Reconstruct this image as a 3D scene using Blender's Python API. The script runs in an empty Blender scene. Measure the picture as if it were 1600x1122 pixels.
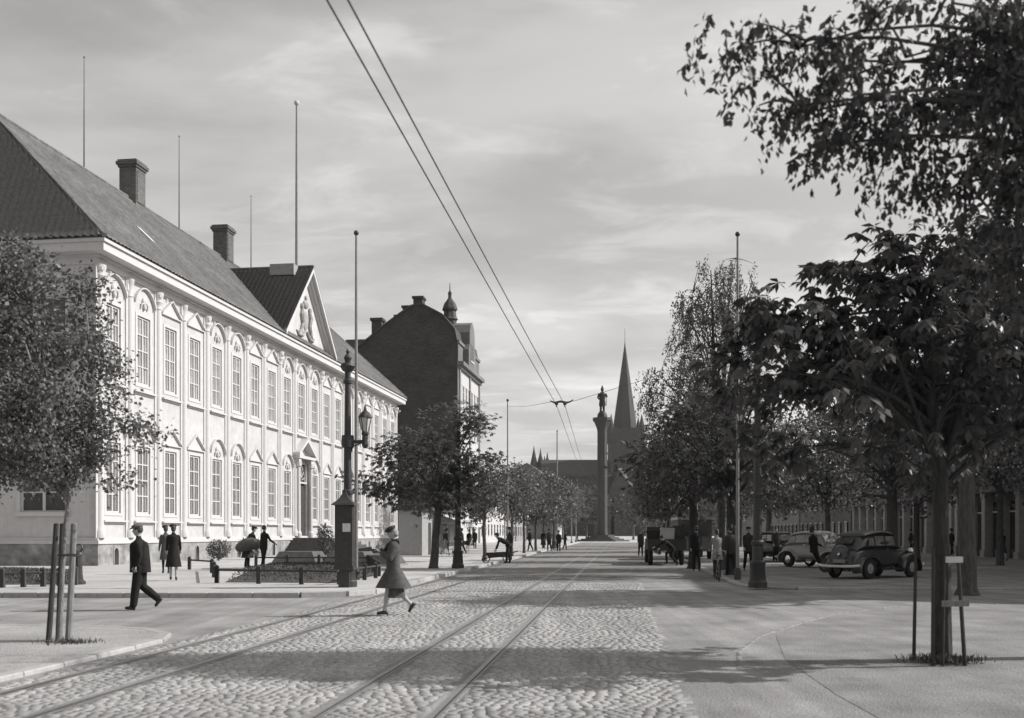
import bpy, math, random
import numpy as np
from mathutils import Vector, Matrix
R = math.radians
S = bpy.context.scene
COL = S.collection
rnd = random.Random(7)

# ------------------------------------------------------------------ camera, sky, sun, exposure
EYE = 1.65
cam = bpy.data.cameras.new("camera"); camo = bpy.data.objects.new("camera", cam); COL.objects.link(camo)
camo.location = (0, 0, EYE); camo.rotation_euler = (R(90), 0, 0)
cam.sensor_width = 36; cam.lens = 36; cam.shift_y = 0.1694
cam.clip_start = 0.1; cam.clip_end = 5000
cam.dof.use_dof = True; cam.dof.focus_distance = 40; cam.dof.aperture_fstop = 1.8
S.camera = camo
SUN_EL, SUN_AZ = R(36), R(83)
sv = Vector((math.cos(SUN_EL)*math.sin(SUN_AZ), math.cos(SUN_EL)*math.cos(SUN_AZ), math.sin(SUN_EL)))
sun = bpy.data.lights.new("sun", 'SUN'); sun.energy = 5.0; sun.angle = R(0.55); sun.color = (1, .985, .968)
suno = bpy.data.objects.new("sun", sun); COL.objects.link(suno)
suno.rotation_euler = sv.to_track_quat('Z', 'Y').to_euler(); suno.location = (60, 20, 60)
S.view_settings.view_transform = 'Standard'; S.view_settings.look = 'None'
S.view_settings.exposure = 0.0; S.view_settings.gamma = 1
S.view_settings.use_curve_mapping = False
S.render.engine = 'CYCLES'
S.cycles.max_bounces = 6; S.cycles.diffuse_bounces = 3; S.cycles.transparent_max_bounces = 8
S.cycles.volume_bounces = 0

W = bpy.data.worlds.new("World"); S.world = W; W.use_nodes = True
nt = W.node_tree; nt.nodes.clear()
def N(t, typ, **kw):
    n = t.nodes.new(typ)
    for k, v in kw.items():
        if k in ('operation', 'sky_type', 'blend_type', 'noise_dimensions', 'data_type', 'wave_type', 'bands_direction', 'feature', 'musgrave_type', 'attribute_name', 'mode', 'normalize','use_clamp'):
            setattr(n, k, v)
        else:
            n.inputs[k.replace('_', ' ')].default_value = v
    return n
def ramp(t, stops, interp='LINEAR'):
    n = t.nodes.new('ShaderNodeValToRGB'); cr = n.color_ramp; cr.interpolation = interp
    while len(cr.elements) < len(stops): cr.elements.new(0.5)
    for e, (p, c) in zip(cr.elements, stops):
        e.position = p; e.color = (c, c, c, 1) if isinstance(c, (int, float)) else (*c, 1)
    return n
L = nt.links.new
sky = nt.nodes.new('ShaderNodeTexSky'); sky.sky_type = 'NISHITA'; sky.sun_disc = False
sky.sun_elevation = SUN_EL; sky.sun_rotation = SUN_AZ; sky.dust_density = 2.5; sky.air_density = 1.2
bw = nt.nodes.new('ShaderNodeRGBToBW'); L(sky.outputs[0], bw.inputs[0])
# compress the clear sky so that a thin overcast veil lies over it
pw = N(nt, 'ShaderNodeMath', operation='POWER'); L(bw.outputs[0], pw.inputs[0]); pw.inputs[1].default_value = 0.75
tc = nt.nodes.new('ShaderNodeTexCoord')
sep = nt.nodes.new('ShaderNodeSeparateXYZ'); L(tc.outputs['Generated'], sep.inputs[0])
zc = N(nt, 'ShaderNodeMath', operation='MAXIMUM'); L(sep.outputs[2], zc.inputs[0]); zc.inputs[1].default_value = 0.0
za = N(nt, 'ShaderNodeMath', operation='ADD'); L(zc.outputs[0], za.inputs[0]); za.inputs[1].default_value = 0.16
dx = N(nt, 'ShaderNodeMath', operation='DIVIDE'); L(sep.outputs[0], dx.inputs[0]); L(za.outputs[0], dx.inputs[1])
dy = N(nt, 'ShaderNodeMath', operation='DIVIDE'); L(sep.outputs[1], dy.inputs[0]); L(za.outputs[0], dy.inputs[1])
cb = nt.nodes.new('ShaderNodeCombineXYZ'); L(dx.outputs[0], cb.inputs[0]); L(dy.outputs[0], cb.inputs[1])
def cloud(scale, sx, sy, detail, rough, dist, off):
    mp = nt.nodes.new('ShaderNodeMapping'); L(cb.outputs[0], mp.inputs[0])
    mp.inputs['Scale'].default_value = (sx, sy, 1); mp.inputs['Location'].default_value = (off, off*.7, 0); mp.inputs['Rotation'].default_value = (0, 0, R(12))
    n = N(nt, 'ShaderNodeTexNoise', Scale=scale, Detail=detail, Roughness=rough, Distortion=dist); L(mp.outputs[0], n.inputs['Vector'])
    return n
c1 = cloud(1.1, .8, 1.3, 7, .55, .3, 3.1)
c2 = cloud(3.2, .8, 1.4, 8, .6, .5, 8.4)
r1 = ramp(nt, [(.42, .0), (.64, 1.0)], 'EASE'); L(c1.outputs[0], r1.inputs[0])
r2 = ramp(nt, [(.49, .0), (.68, 1.0)], 'EASE'); L(c2.outputs[0], r2.inputs[0])
m1 = N(nt, 'ShaderNodeMath', operation='MULTIPLY'); L(r1.outputs[0], m1.inputs[0]); m1.inputs[1].default_value = 1.5
m2 = N(nt, 'ShaderNodeMath', operation='MULTIPLY'); L(r2.outputs[0], m2.inputs[0]); m2.inputs[1].default_value = 1.1
ad = N(nt, 'ShaderNodeMath', operation='ADD'); L(m1.outputs[0], ad.inputs[0]); L(m2.outputs[0], ad.inputs[1])
pm = N(nt, 'ShaderNodeMath', operation='MULTIPLY'); L(pw.outputs[0], pm.inputs[0]); pm.inputs[1].default_value = 1.7
ad2 = N(nt, 'ShaderNodeMath', operation='ADD'); L(pm.outputs[0], ad2.inputs[0]); L(ad.outputs[0], ad2.inputs[1])
tint = nt.nodes.new('ShaderNodeMix'); tint.data_type = 'RGBA'; tint.blend_type = 'MULTIPLY'; tint.inputs[0].default_value = 1
cmb = nt.nodes.new('ShaderNodeCombineColor'); 
for i in range(3): L(ad2.outputs[0], cmb.inputs[i])
L(cmb.outputs[0], tint.inputs[6]); tint.inputs[7].default_value = (1, .978, .97, 1)
bg = nt.nodes.new('ShaderNodeBackground'); L(tint.outputs[2], bg.inputs[0]); bg.inputs[1].default_value = 0.128
wo = nt.nodes.new('ShaderNodeOutputWorld'); L(bg.outputs[0], wo.inputs[0])

# ------------------------------------------------------------------ helpers
F = 1600.0; HZ = 832.0
def G(px, py, z=0.0):
    Y = (EYE - z)*F/(py - HZ); return ((px-800)/F*Y, Y)
def PX(px, Y): return (px-800)/F*Y
def PZ(py, Y): return EYE + (HZ-py)/F*Y
WARM = (1.0, .985, .975)
MATS = {}
def mat(name, g, rough=.85, var=.15, scale=6., bump=.0, bscale=None, metal=0., stretch=(1,1,1), island=0., wave=None, trans=0., spec=.3, objrand=0., big=0., bigscale=.3, streak=0.):
    if name in MATS: return MATS[name]
    m = bpy.data.materials.new(name); MATS[name] = m; m.use_nodes = True
    t = m.node_tree; b = t.nodes['Principled BSDF']; l = t.links.new
    b.inputs['Roughness'].default_value = rough; b.inputs['Metallic'].default_value = metal
    b.inputs['Specular IOR Level'].default_value = spec
    tc = t.nodes.new('ShaderNodeTexCoord'); mp = t.nodes.new('ShaderNodeMapping'); mp.inputs['Scale'].default_value = stretch
    l(tc.outputs['Object'], mp.inputs[0])
    n = N(t, 'ShaderNodeTexNoise', Scale=scale, Detail=6., Roughness=.6); l(mp.outputs[0], n.inputs['Vector'])
    mr = t.nodes.new('ShaderNodeMapRange'); l(n.outputs[0], mr.inputs[0])
    mr.inputs[1].default_value = .3; mr.inputs[2].default_value = .7; mr.inputs[3].default_value = 1-var; mr.inputs[4].default_value = 1+var
    fac = mr.outputs[0]
    def mul(a, bb):
        q = N(t, 'ShaderNodeMath', operation='MULTIPLY'); l(a, q.inputs[0]); l(bb, q.inputs[1]); return q.outputs[0]
    def rng(src, amt):
        q = t.nodes.new('ShaderNodeMapRange'); l(src, q.inputs[0]); q.inputs[3].default_value = 1-amt; q.inputs[4].default_value = 1+amt; return q.outputs[0]
    if big:
        n2 = N(t, 'ShaderNodeTexNoise', Scale=bigscale, Detail=4., Roughness=.55); l(tc.outputs['Object'], n2.inputs['Vector'])
        q = t.nodes.new('ShaderNodeMapRange'); l(n2.outputs[0], q.inputs[0]); q.inputs[1].default_value = .33; q.inputs[2].default_value = .67
        q.inputs[3].default_value = 1-big; q.inputs[4].default_value = 1+big; fac = mul(fac, q.outputs[0])
    if streak:
        m2 = t.nodes.new('ShaderNodeMapping'); m2.inputs['Rotation'].default_value = (0,0,R(6)); m2.inputs['Scale'].default_value = (2.6,.16,1); l(tc.outputs['Object'], m2.inputs[0])
        n4 = N(t, 'ShaderNodeTexNoise', Scale=1., Detail=5., Roughness=.6); l(m2.outputs[0], n4.inputs['Vector'])
        q = t.nodes.new('ShaderNodeMapRange'); l(n4.outputs[0], q.inputs[0]); q.inputs[1].default_value = .35; q.inputs[2].default_value = .65; q.inputs[3].default_value = 1-streak; q.inputs[4].default_value = 1+streak; fac = mul(fac, q.outputs[0])
    if island:
        g_ = t.nodes.new('ShaderNodeNewGeometry'); fac = mul(fac, rng(g_.outputs['Random Per Island'], island))
    if objrand:
        oi = t.nodes.new('ShaderNodeObjectInfo'); fac = mul(fac, rng(oi.outputs['Random'], objrand))
    gm = N(t, 'ShaderNodeMath', operation='MULTIPLY'); gm.inputs[1].default_value = g; l(fac, gm.inputs[0])
    cc = t.nodes.new('ShaderNodeCombineXYZ')
    for i, w in enumerate(WARM):
        q = N(t, 'ShaderNodeMath', operation='MULTIPLY'); q.inputs[1].default_value = w; l(gm.outputs[0], q.inputs[0]); l(q.outputs[0], cc.inputs[i])
    l(cc.outputs[0], b.inputs['Base Color'])
    h = None
    if bump:
        n3 = N(t, 'ShaderNodeTexNoise', Scale=bscale or scale*4, Detail=4.); l(mp.outputs[0], n3.inputs['Vector']); h = n3.outputs[0]
    if wave:
        wv = t.nodes.new('ShaderNodeTexWave'); wv.wave_type = 'BANDS'; wv.bands_direction = wave[0]; wv.inputs['Scale'].default_value = wave[1]; wv.inputs['Distortion'].default_value = 0
        l(tc.outputs['Object'], wv.inputs[0])
        rp = ramp(t, [(0, 0), (.12, 1)]); l(wv.outputs[0], rp.inputs[0])
        h = rp.outputs[0]; bump = wave[2]
    if h is not None:
        bp = t.nodes.new('ShaderNodeBump'); bp.inputs['Strength'].default_value = min(1, bump); bp.inputs['Distance'].default_value = .02
        l(h, bp.inputs['Height']); l(bp.outputs[0], b.inputs['Normal'])
    if trans:
        tr = t.nodes.new('ShaderNodeBsdfTranslucent'); l(cc.outputs[0], tr.inputs[0])
        mx = t.nodes.new('ShaderNodeMixShader'); mx.inputs[0].default_value = trans
        out = t.nodes['Material Output']; l(b.outputs[0], mx.inputs[1]); l(tr.outputs[0], mx.inputs[2]); l(mx.outputs[0], out.inputs[0])
    return m

def brickmat(name, g, mortar, bw_, bh, msize=.012, rough=.9, var=.25, axis='z', bump=.5):
    m = bpy.data.materials.new(name); MATS[name] = m; m.use_nodes = True
    t = m.node_tree; b = t.nodes['Principled BSDF']; l = t.links.new
    b.inputs['Roughness'].default_value = rough; b.inputs['Specular IOR Level'].default_value = .2
    tc = t.nodes.new('ShaderNodeTexCoord'); s = t.nodes.new('ShaderNodeSeparateXYZ'); l(tc.outputs['Object'], s.inputs[0])
    c = t.nodes.new('ShaderNodeCombineXYZ')
    if axis == 'z':
        l(s.outputs[0], c.inputs[0]); l(s.outputs[1], c.inputs[1])
    else:
        a = N(t, 'ShaderNodeMath', operation='ADD'); l(s.outputs[0], a.inputs[0]); l(s.outputs[1], a.inputs[1]); l(a.outputs[0], c.inputs[0]); l(s.outputs[2], c.inputs[1])
    br = t.nodes.new('ShaderNodeTexBrick'); l(c.outputs[0], br.inputs[0])
    br.inputs['Scale'].default_value = 1; br.inputs['Brick Width'].default_value = bw_; br.inputs['Row Height'].default_value = bh; br.inputs['Mortar Size'].default_value = msize
    br.inputs['Color1'].default_value = (g*(1-var), g*(1-var)*.975, g*(1-var)*.955, 1); br.inputs['Color2'].default_value = (g*(1+var), g*(1+var)*.975, g*(1+var)*.955, 1)
    br.inputs['Mortar'].default_value = (mortar, mortar*.975, mortar*.955, 1); br.inputs['Bias'].default_value = 0
    n = N(t, 'ShaderNodeTexNoise', Scale=.35, Detail=6.); l(tc.outputs['Object'], n.inputs['Vector'])
    mr = t.nodes.new('ShaderNodeMapRange'); l(n.outputs[0], mr.inputs[0]); mr.inputs[1].default_value = .3; mr.inputs[2].default_value = .7; mr.inputs[3].default_value = .8; mr.inputs[4].default_value = 1.2
    mx = t.nodes.new('ShaderNodeMix'); mx.data_type = 'RGBA'; mx.blend_type = 'MULTIPLY'; mx.inputs[0].default_value = 1
    l(br.outputs[0], mx.inputs[6]); l(mr.outputs[0], mx.inputs[7]); l(mx.outputs[2], b.inputs['Base Color'])
    bp = t.nodes.new('ShaderNodeBump'); bp.inputs['Strength'].default_value = bump; bp.inputs['Distance'].default_value = .02; bp.invert = True
    l(br.outputs['Fac'], bp.inputs['Height']); l(bp.outputs[0], b.inputs['Normal'])
    return m

def mesh_np(name, V, Q, smooth=False, mats=(), midx=None):
    V = np.asarray(V, dtype=np.float32); Q = np.asarray(Q, dtype=np.int32)
    me = bpy.data.meshes.new(name); k = Q.shape[1]
    me.vertices.add(len(V)); me.vertices.foreach_set('co', V.ravel())
    me.loops.add(Q.size); me.loops.foreach_set('vertex_index', Q.ravel())
    me.polygons.add(len(Q)); me.polygons.foreach_set('loop_start', np.arange(0, Q.size, k, dtype=np.int32))
    me.polygons.foreach_set('loop_total', np.full(len(Q), k, dtype=np.int32))
    for m in mats: me.materials.append(m)
    if midx is not None: me.polygons.foreach_set('material_index', np.asarray(midx, dtype=np.int32))
    me.update(calc_edges=True); me.validate()
    if smooth: me.polygons.foreach_set('use_smooth', np.ones(len(me.polygons), dtype=bool))
    return me
def link(name, me, parent=None, loc=(0,0,0), rz=0):
    o = bpy.data.objects.new(name, me); COL.objects.link(o); o.location = loc; o.rotation_euler = (0, 0, rz)
    if parent: o.parent = parent
    return o
def tag(o, label=None, cat=None, group=None, kind=None):
    if label: o['label'] = label
    if cat: o['category'] = cat
    if group: o['group'] = group
    if kind: o['kind'] = kind
    return o
def thing(name, label, cat, loc=(0,0,0), rz=0, group=None):
    o = bpy.data.objects.new(name, None); COL.objects.link(o); o.location = loc; o.rotation_euler = (0, 0, rz); o.empty_display_size = .3
    return tag(o, label, cat, group)
def copy_tree(o, parent=None):
    c = o.copy(); COL.objects.link(c)
    if parent: c.parent = parent
    for ch in list(o.children): copy_tree(ch, c)
    return c

class MB:
    def __init__(s): s.v = []; s.f = []; s.mi = []; s.cur = 0; s.mats = []
    def m(s, material):
        if material not in s.mats: s.mats.append(material)
        s.cur = s.mats.index(material); return s
    def add(s, vs, fs):
        o = len(s.v); s.v += [tuple(v) for v in vs]
        for f in fs: s.f.append(tuple(i+o for i in f)); s.mi.append(s.cur)
        return s
    def box(s, x0, y0, z0, x1, y1, z1, T=None):
        vs = [(x0,y0,z0),(x1,y0,z0),(x1,y1,z0),(x0,y1,z0),(x0,y0,z1),(x1,y0,z1),(x1,y1,z1),(x0,y1,z1)]
        if T: vs = [T @ Vector(v) for v in vs]
        return s.add(vs, [(3,2,1,0),(4,5,6,7),(0,1,5,4),(1,2,6,5),(2,3,7,6),(3,0,4,7)])
    def cbox(s, c, sz, rz=0, ry=0, rx=0):
        T = Matrix.Translation(c) @ Matrix.Rotation(rz,4,'Z') @ Matrix.Rotation(ry,4,'Y') @ Matrix.Rotation(rx,4,'X')
        a, b, d = sz[0]/2, sz[1]/2, sz[2]/2
        return s.box(-a,-b,-d,a,b,d,T)
    def prism(s, poly, z0, z1, T=None):
        n = len(poly); vs = [(x,y,z0) for x,y in poly] + [(x,y,z1) for x,y in poly]
        if T: vs = [T @ Vector(v) for v in vs]
        return s.add(vs, [tuple(reversed(range(n))), tuple(range(n,2*n))] + [(i,(i+1)%n,n+(i+1)%n,n+i) for i in range(n)])
    def tube(s, pts, rad, n=8, caps=True, flat=1.0):
        pts = [Vector(p) for p in pts]
        if isinstance(rad, (int, float)): rad = [rad]*len(pts)
        vs = []; up = None
        for i, p in enumerate(pts):
            d = (pts[min(i+1,len(pts)-1)] - pts[max(i-1,0)])
            if d.length < 1e-9: d = Vector((0,0,1))
            d.normalize()
            if up is None:
                up = Vector((0,0,1)) if abs(d.z) < .9 else Vector((1,0,0))
            a = up - d*up.dot(d)
            if a.length < 1e-5: a = d.orthogonal()
            a.normalize(); up = a; b = d.cross(a)
            for k in range(n):
                t = 2*math.pi*k/n; vs.append(p + a*math.cos(t)*rad[i]*flat + b*math.sin(t)*rad[i])
        fs = []
        for i in range(len(pts)-1):
            for k in range(n):
                fs.append((i*n+k, i*n+(k+1)%n, (i+1)*n+(k+1)%n, (i+1)*n+k))
        if caps: fs += [tuple(reversed(range(n))), tuple(range((len(pts)-1)*n, len(pts)*n))]
        return s.add(vs, fs)
    def lathe(s, prof, n=12, c=(0,0,0), sx=1, sy=1, a0=0, a1=2*math.pi, rot=0):
        full = abs(a1-a0-2*math.pi) < 1e-6; k = n if full else n+1; vs = []
        for r, z in prof:
            for i in range(k):
                t = a0+(a1-a0)*i/n+rot; vs.append((c[0]+r*math.cos(t)*sx, c[1]+r*math.sin(t)*sy, c[2]+z))
        fs = []
        for j in range(len(prof)-1):
            for i in range(n):
                a = j*k+i; b = j*k+(i+1)%k; fs.append((a, b, b+k, a+k))
        if full: fs += [tuple(reversed(range(k))), tuple(range((len(prof)-1)*k, len(prof)*k))]
        return s.add(vs, fs)
    def ell(s, c, r, n=10, m=6, T=None):
        prof = [(max(1e-3, math.sin(math.pi*i/m)), -math.cos(math.pi*i/m)) for i in range(m+1)]
        o = len(s.v); s.lathe(prof, n)
        for i in range(o, len(s.v)):
            v = Vector((s.v[i][0]*r[0], s.v[i][1]*r[1], s.v[i][2]*r[2]))
            if T: v = T @ v
            s.v[i] = (v.x+c[0], v.y+c[1], v.z+c[2])
        return s
    def mesh(s, name, material=None, smooth=False):
        me = bpy.data.meshes.new(name); me.from_pydata(s.v, [], s.f)
        if material: me.materials.append(material)
        else:
            for m_ in s.mats: me.materials.append(m_)
            me.polygons.foreach_set('material_index', s.mi)
        me.update()
        if smooth: me.shade_smooth()
        return me
    def build(s, name, material=None, parent=None, smooth=False, loc=(0,0,0), rz=0):
        me = s.mesh(name, material, smooth)
        o = link(name, me, parent, loc, rz)
        if smooth: autosmooth(me)
        return o
def autosmooth(me, ang=35):
    try: me.set_sharp_from_angle(angle=R(ang))
    except Exception: pass

# ------------------------------------------------------------------ materials
m_white  = mat('white_paint', .48, .7, .10, 2.2, wave=('X', 1.05, .25), big=.08, bigscale=.5)
m_trim   = mat('white_trim', .52, .65, .05, 4)
m_shadewall = mat('end_wall_paint', .50, .8, .08, 3, wave=('Y', 1.05, .25))
m_plinth = mat('plinth_plaster', .26, .95, .3, 2.5, bump=.6, bscale=20, big=.25, bigscale=1.2)
m_tile   = mat('roof_tile', .13, .8, .35, 3, bump=.4, bscale=25, big=.2, bigscale=.5)
m_tiledk = mat('glazed_tile', .06, .25, .5, 9, spec=.6)
m_brickd = brickmat('dark_brick', .05, .07, .5, .16, .02, axis='w', bump=.2)
m_roofdk = mat('dark_slate', .055, .7, .2, 2, bump=.3)
m_stone  = mat('grey_stone', .30, .85, .2, 4, bump=.4)
m_stonedk= mat('dark_stone', .10, .85, .25, 4, bump=.4)
m_glass  = mat('window_glass', .33, .12, .35, 1.3, spec=.6, objrand=.3)  # opaque grey base stands for sky reflection and pale curtains
m_glasslo= mat('curtained_glass', .17, .15, .6, 8, spec=.6, stretch=(3,3,.6), objrand=.3)
m_glassdk= mat('dark_glass', .03, .1, .3, 2, spec=.6)
m_hip    = mat('hip_pantile', .17, .35, .3, 9, spec=.6)
m_iron   = mat('cast_iron', .035, .5, .3, 8, spec=.5, bump=.3)
m_ironlt = mat('grey_painted_iron', .22, .55, .15, 6)
m_steel  = mat('worn_steel', .30, .4, .2, 10, metal=.5)
m_groove = mat('rail_groove', .05, .9, .2, 10)
m_wood   = mat('weathered_wood', .20, .9, .3, 6, stretch=(6,6,.7), bump=.5)
m_wooddk = mat('dark_wood', .055, .85, .3, 6, stretch=(6,6,.7), bump=.4)
m_woodlt = mat('pale_wood', .55, .8, .15, 6)
m_bark   = mat('bark', .085, .95, .4, 7, stretch=(2,2,.5), bump=1, bscale=30)
m_barklt = mat('pale_bark', .19, .9, .4, 9, stretch=(2,2,.6), bump=.8, bscale=30)
m_leaf   = mat('linden_leaf', .15, .45, .25, 2, island=.6, trans=.3, spec=.4)
m_leafd  = mat('chestnut_leaf', .095, .45, .25, 2, island=.5, trans=.28, spec=.4)
m_leafb  = mat('birch_leaf', .14, .5, .25, 2, island=.5, trans=.35, spec=.4)
m_leaff  = mat('far_leaf', .13, .6, .25, 1, island=.5, trans=.3, spec=.3)
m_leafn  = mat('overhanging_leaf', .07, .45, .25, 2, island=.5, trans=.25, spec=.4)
m_grass  = mat('lawn_grass', .085, .9, .4, 5, island=.4, bump=.6)
m_soil   = mat('dark_soil', .07, .95, .3, 8, bump=.8)
m_sett   = mat('granite_sett', .275, .8, .10, 14, island=.13, bump=.25, bscale=60, spec=.4, objrand=.2, big=.16, bigscale=.8, streak=.14)
m_leafr  = mat('row_leaf', .13, .45, .25, 2, island=.55, trans=.33, spec=.4)
m_barkdk = mat('dark_bark', .05, .95, .4, 7, stretch=(2,2,.5), bump=1, bscale=30)
m_joint  = mat('sand_joint', .22, .95, .2, 12, bump=.5, big=.15)
m_gravel = mat('rolled_gravel', .27, .92, .30, 30, bump=1, bscale=45, big=.2, bigscale=.7, streak=.14, spec=.2)
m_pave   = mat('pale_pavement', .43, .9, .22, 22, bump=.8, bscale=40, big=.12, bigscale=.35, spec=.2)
m_paver  = mat('right_pavement', .24, .9, .32, 28, bump=1, bscale=40, big=.22, bigscale=.9, streak=.08, spec=.2)  # tree shade on the promenade put into this darker base colour
m_kerb   = mat('kerb_granite', .36, .85, .15, 12, bump=.5, objrand=.15)
m_street = brickmat('far_setts', .29, .15, .22, .14, .03, axis='z', bump=.6)
m_square = mat('square_gravel', .45, .9, .1, 5, big=.1, bigscale=.2)
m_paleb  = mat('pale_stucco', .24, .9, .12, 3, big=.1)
m_paleb2 = mat('lit_stucco', .46, .9, .08, 3)  # sunlit tone put into the colour of fronts and coping; plain pale elsewhere
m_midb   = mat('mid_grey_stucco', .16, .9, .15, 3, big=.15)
m_cath   = mat('cathedral_stone', .065, .9, .2, .6, bump=.3, bscale=3, big=.1)
m_flush  = mat('flush_stone', .31, .9, .25, 14, bump=.5, objrand=.25)
m_monu   = mat('monument_granite', .07, .85, .2, 3, bump=.3)
m_copper = mat('spire_copper', .055, .8, .15, .8)
m_awn    = mat('canvas_awning', .55, .85, .1, 5)
m_bronze = mat('bronze', .03, .6, .2, 6)
m_suit   = mat('dark_wool', .022, .95, .25, 14, spec=.15)
m_suit2  = mat('charcoal_wool', .045, .95, .25, 14, spec=.15)
m_coat   = mat('grey_tweed', .085, .95, .3, 16, spec=.15)
m_coatlt = mat('light_grey_coat', .22, .95, .2, 12, spec=.15)
m_fur    = mat('dark_fur', .035, .95, .6, 30, bump=1, bscale=80, spec=.15)
m_skin   = mat('skin', .40, .6, .08, 10)
m_hair   = mat('dark_hair', .05, .6, .2, 30)
m_hairlt = mat('fair_hair', .25, .6, .2, 30)
m_cap    = mat('tweed_cap', .12, .95, .3, 20)
m_shoe   = mat('black_leather', .02, .4, .2, 10, spec=.5)
m_sack   = mat('sackcloth', .12, .95, .2, 12, bump=.6)
m_carlt  = mat('light_car_paint', .30, .3, .05, 3, spec=.6)
m_cardk  = mat('dark_car_paint', .035, .25, .05, 3, spec=.6)
m_carroof= mat('pale_car_roof', .42, .4, .05, 3, spec=.5)
m_chrome = mat('chrome', .6, .2, .05, 5, metal=1)
m_tyre   = mat('tyre_rubber', .025, .85, .1, 9)
m_lampg  = mat('frosted_glass', .5, .3, .05, 5)
m_paper  = mat('paper_notice', .6, .8, .1, 9)
# ------------------------------------------------------------------ ground
def sheet(name, poly, z, m, kind='structure', subdiv=False):
    me = bpy.data.meshes.new(name); me.from_pydata([(x, y, z) for x, y in poly], [], [tuple(range(len(poly)))])
    me.materials.append(m); me.update(); o = link(name, me); 
    return tag(o, kind=kind) if kind else o
def slab(name, poly, z, m):
    b = MB(); b.prism(poly, -.033, z); o = b.build(name, m); return tag(o, kind='structure')
sheet('ground', [(-1500,-300),(1500,-300),(1500,2500),(-1500,2500)], -.036, m_joint)
def XL(Y): return -6.7+.107*Y
def XLN(Y): return -6.95+.107*Y
def XR(Y): return 3.6+.107*Y
SETT_R = lambda Y: .55+.107*Y
road_y0, road_y1 = 6.6, 34.0
tag_side = sheet('cross_street', [(-90,2),(XLN(2)+.35,2),(XLN(34)+.35,34),(-90,34)], -.003, m_gravel)
sheet('carriageway', [(SETT_R(1),1),(90,1),(90,34.02),(SETT_R(34.02),34.02)], -.003, m_gravel)
sheet('street', [(XL(34)-1,34),(XR(34)+2,34),(XR(170)+1,170),(XL(170)-1,170)], -.0015, m_street)
sheet('square', [(-60,170),(90,170),(90,420),(-60,420)], -.002, m_square)

def arc(cx, cy, r, a0, a1, n=8): return [(cx+r*math.cos(R(a0+(a1-a0)*i/n)), cy+r*math.sin(R(a0+(a1-a0)*i/n))) for i in range(n+1)]
m_paven = mat('corner_gravel', .34, .9, .3, 26, bump=1, bscale=42, big=.18, bigscale=.5, spec=.2)
# left far pavement, in front of the palace
lf = [(-90, 26.0)] + arc(XL(28)-2.0, 28.0, 2.0, -90, -6, 8) + [(XL(30),30),(XL(165),165),(-90,165)]
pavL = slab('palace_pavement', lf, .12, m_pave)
ln = [(-90, 18.2), (-90, 1), (XLN(1), 1), (XLN(10), 10), (XLN(15.2)-.0, 15.2)] + arc(XLN(15.2)-2.2, 15.4, 2.2, 5, 82, 7) + [(-12, 18.2)]
pavN = slab('corner_pavement', ln, .05, m_paven)
rf = [(40, 29.4), (9.6, 29.4)][::-1]
rf = arc(XR(31.5)+1.8, 31.2, 1.8, 180, 268, 7) + [(60, 29.4), (60, 170), (XR(170),170)]
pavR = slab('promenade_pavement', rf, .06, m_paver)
rn = [(2.95,1),(3.2,7),(3.3,10.4),(3.55,13.3),(4.2,16.3),(5.2,18.4),(6.5,20.6),(8.4,22.6),(12,24.0),(20,24.6),(60,24.8),(60,1)]
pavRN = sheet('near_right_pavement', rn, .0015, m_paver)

# kerb stones: one object each, parts of their pavement
def kerbs(parent, pts, z, w, L_, maxd=70, dz=.012, km=None):
    i = 0; pts = [Vector((*p, 0)) for p in pts]; meshes = {}
    rem = 0; pos = pts[0]; out = []
    path = []
    for a, b in zip(pts[:-1], pts[1:]):
        seg = (b-a).length; n = max(1, int(seg/.05))
        for k in range(n): path.append(a.lerp(b, k/n))
    path.append(pts[-1])
    acc = [0]
    for a, b in zip(path[:-1], path[1:]): acc.append(acc[-1]+(b-a).length)
    s = 0; tot = acc[-1]; j = 0
    def at(d):
        k = min(range(len(acc)), key=lambda q: abs(acc[q]-d)) if False else int(np.searchsorted(acc, d)); return path[min(k, len(path)-1)]
    b = MB(); h = z+dz+.03; e = .012
    b.add([(-.5,-w/2,-.03),(.5,-w/2,-.03),(.5,w/2,-.03),(-.5,w/2,-.03),
           (-.5,-w/2,h-.045),(.5,-w/2,h-.045),(.5,w/2,h-.045),(-.5,w/2,h-.045),
           (-.5+e,-w/2+e*1.5,h-.03),(.5-e,-w/2+e*1.5,h-.03),(.5-e,w/2-e,h-.03),(-.5+e,w/2-e,h-.03)],
          [(0,1,5,4),(1,2,6,5),(2,3,7,6),(3,0,4,7),(4,5,9,8),(5,6,10,9),(6,7,11,10),(7,4,8,11),(8,9,10,11)])
    me = b.mesh('kerb_stone', km or m_kerb)
    while s < tot-.3 and len(out) < 290:
        l_ = L_*rnd.uniform(.8, 1.2); e_ = min(s+l_, tot)
        p, q = at(s), at(e_); c = (p+q)/2; d = q-p
        if d.length < .1: break
        o = link('kerb_stone', me, parent, (c.x, c.y, rnd.uniform(-.004,.004))); o.rotation_euler = (rnd.uniform(-.01,.01), 0, math.atan2(d.y, d.x))
        o.scale = ((d.length-.015), 1, 1); out.append(o); s = e_
kerbs(pavL, [(-20,26.0)] + arc(XL(28)-2.0, 28.0, 2.0, -90, -6, 8) + [(XL(30),30),(XL(75),75)], .12, .26, 1.1)
kerbs(pavN, [(XLN(9), 9), (XLN(15.2), 15.2)] + arc(XLN(15.2)-2.2, 15.4, 2.2, 5, 82, 7) + [(-13, 18.2)], .05, .2, .9, dz=.004)
kerbs(pavR, [(XR(75),75)] + arc(XR(31.5)+1.8, 31.2, 1.8, 180, 268, 7) + [(24, 29.4)], .06, .26, 1.1)
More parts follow.
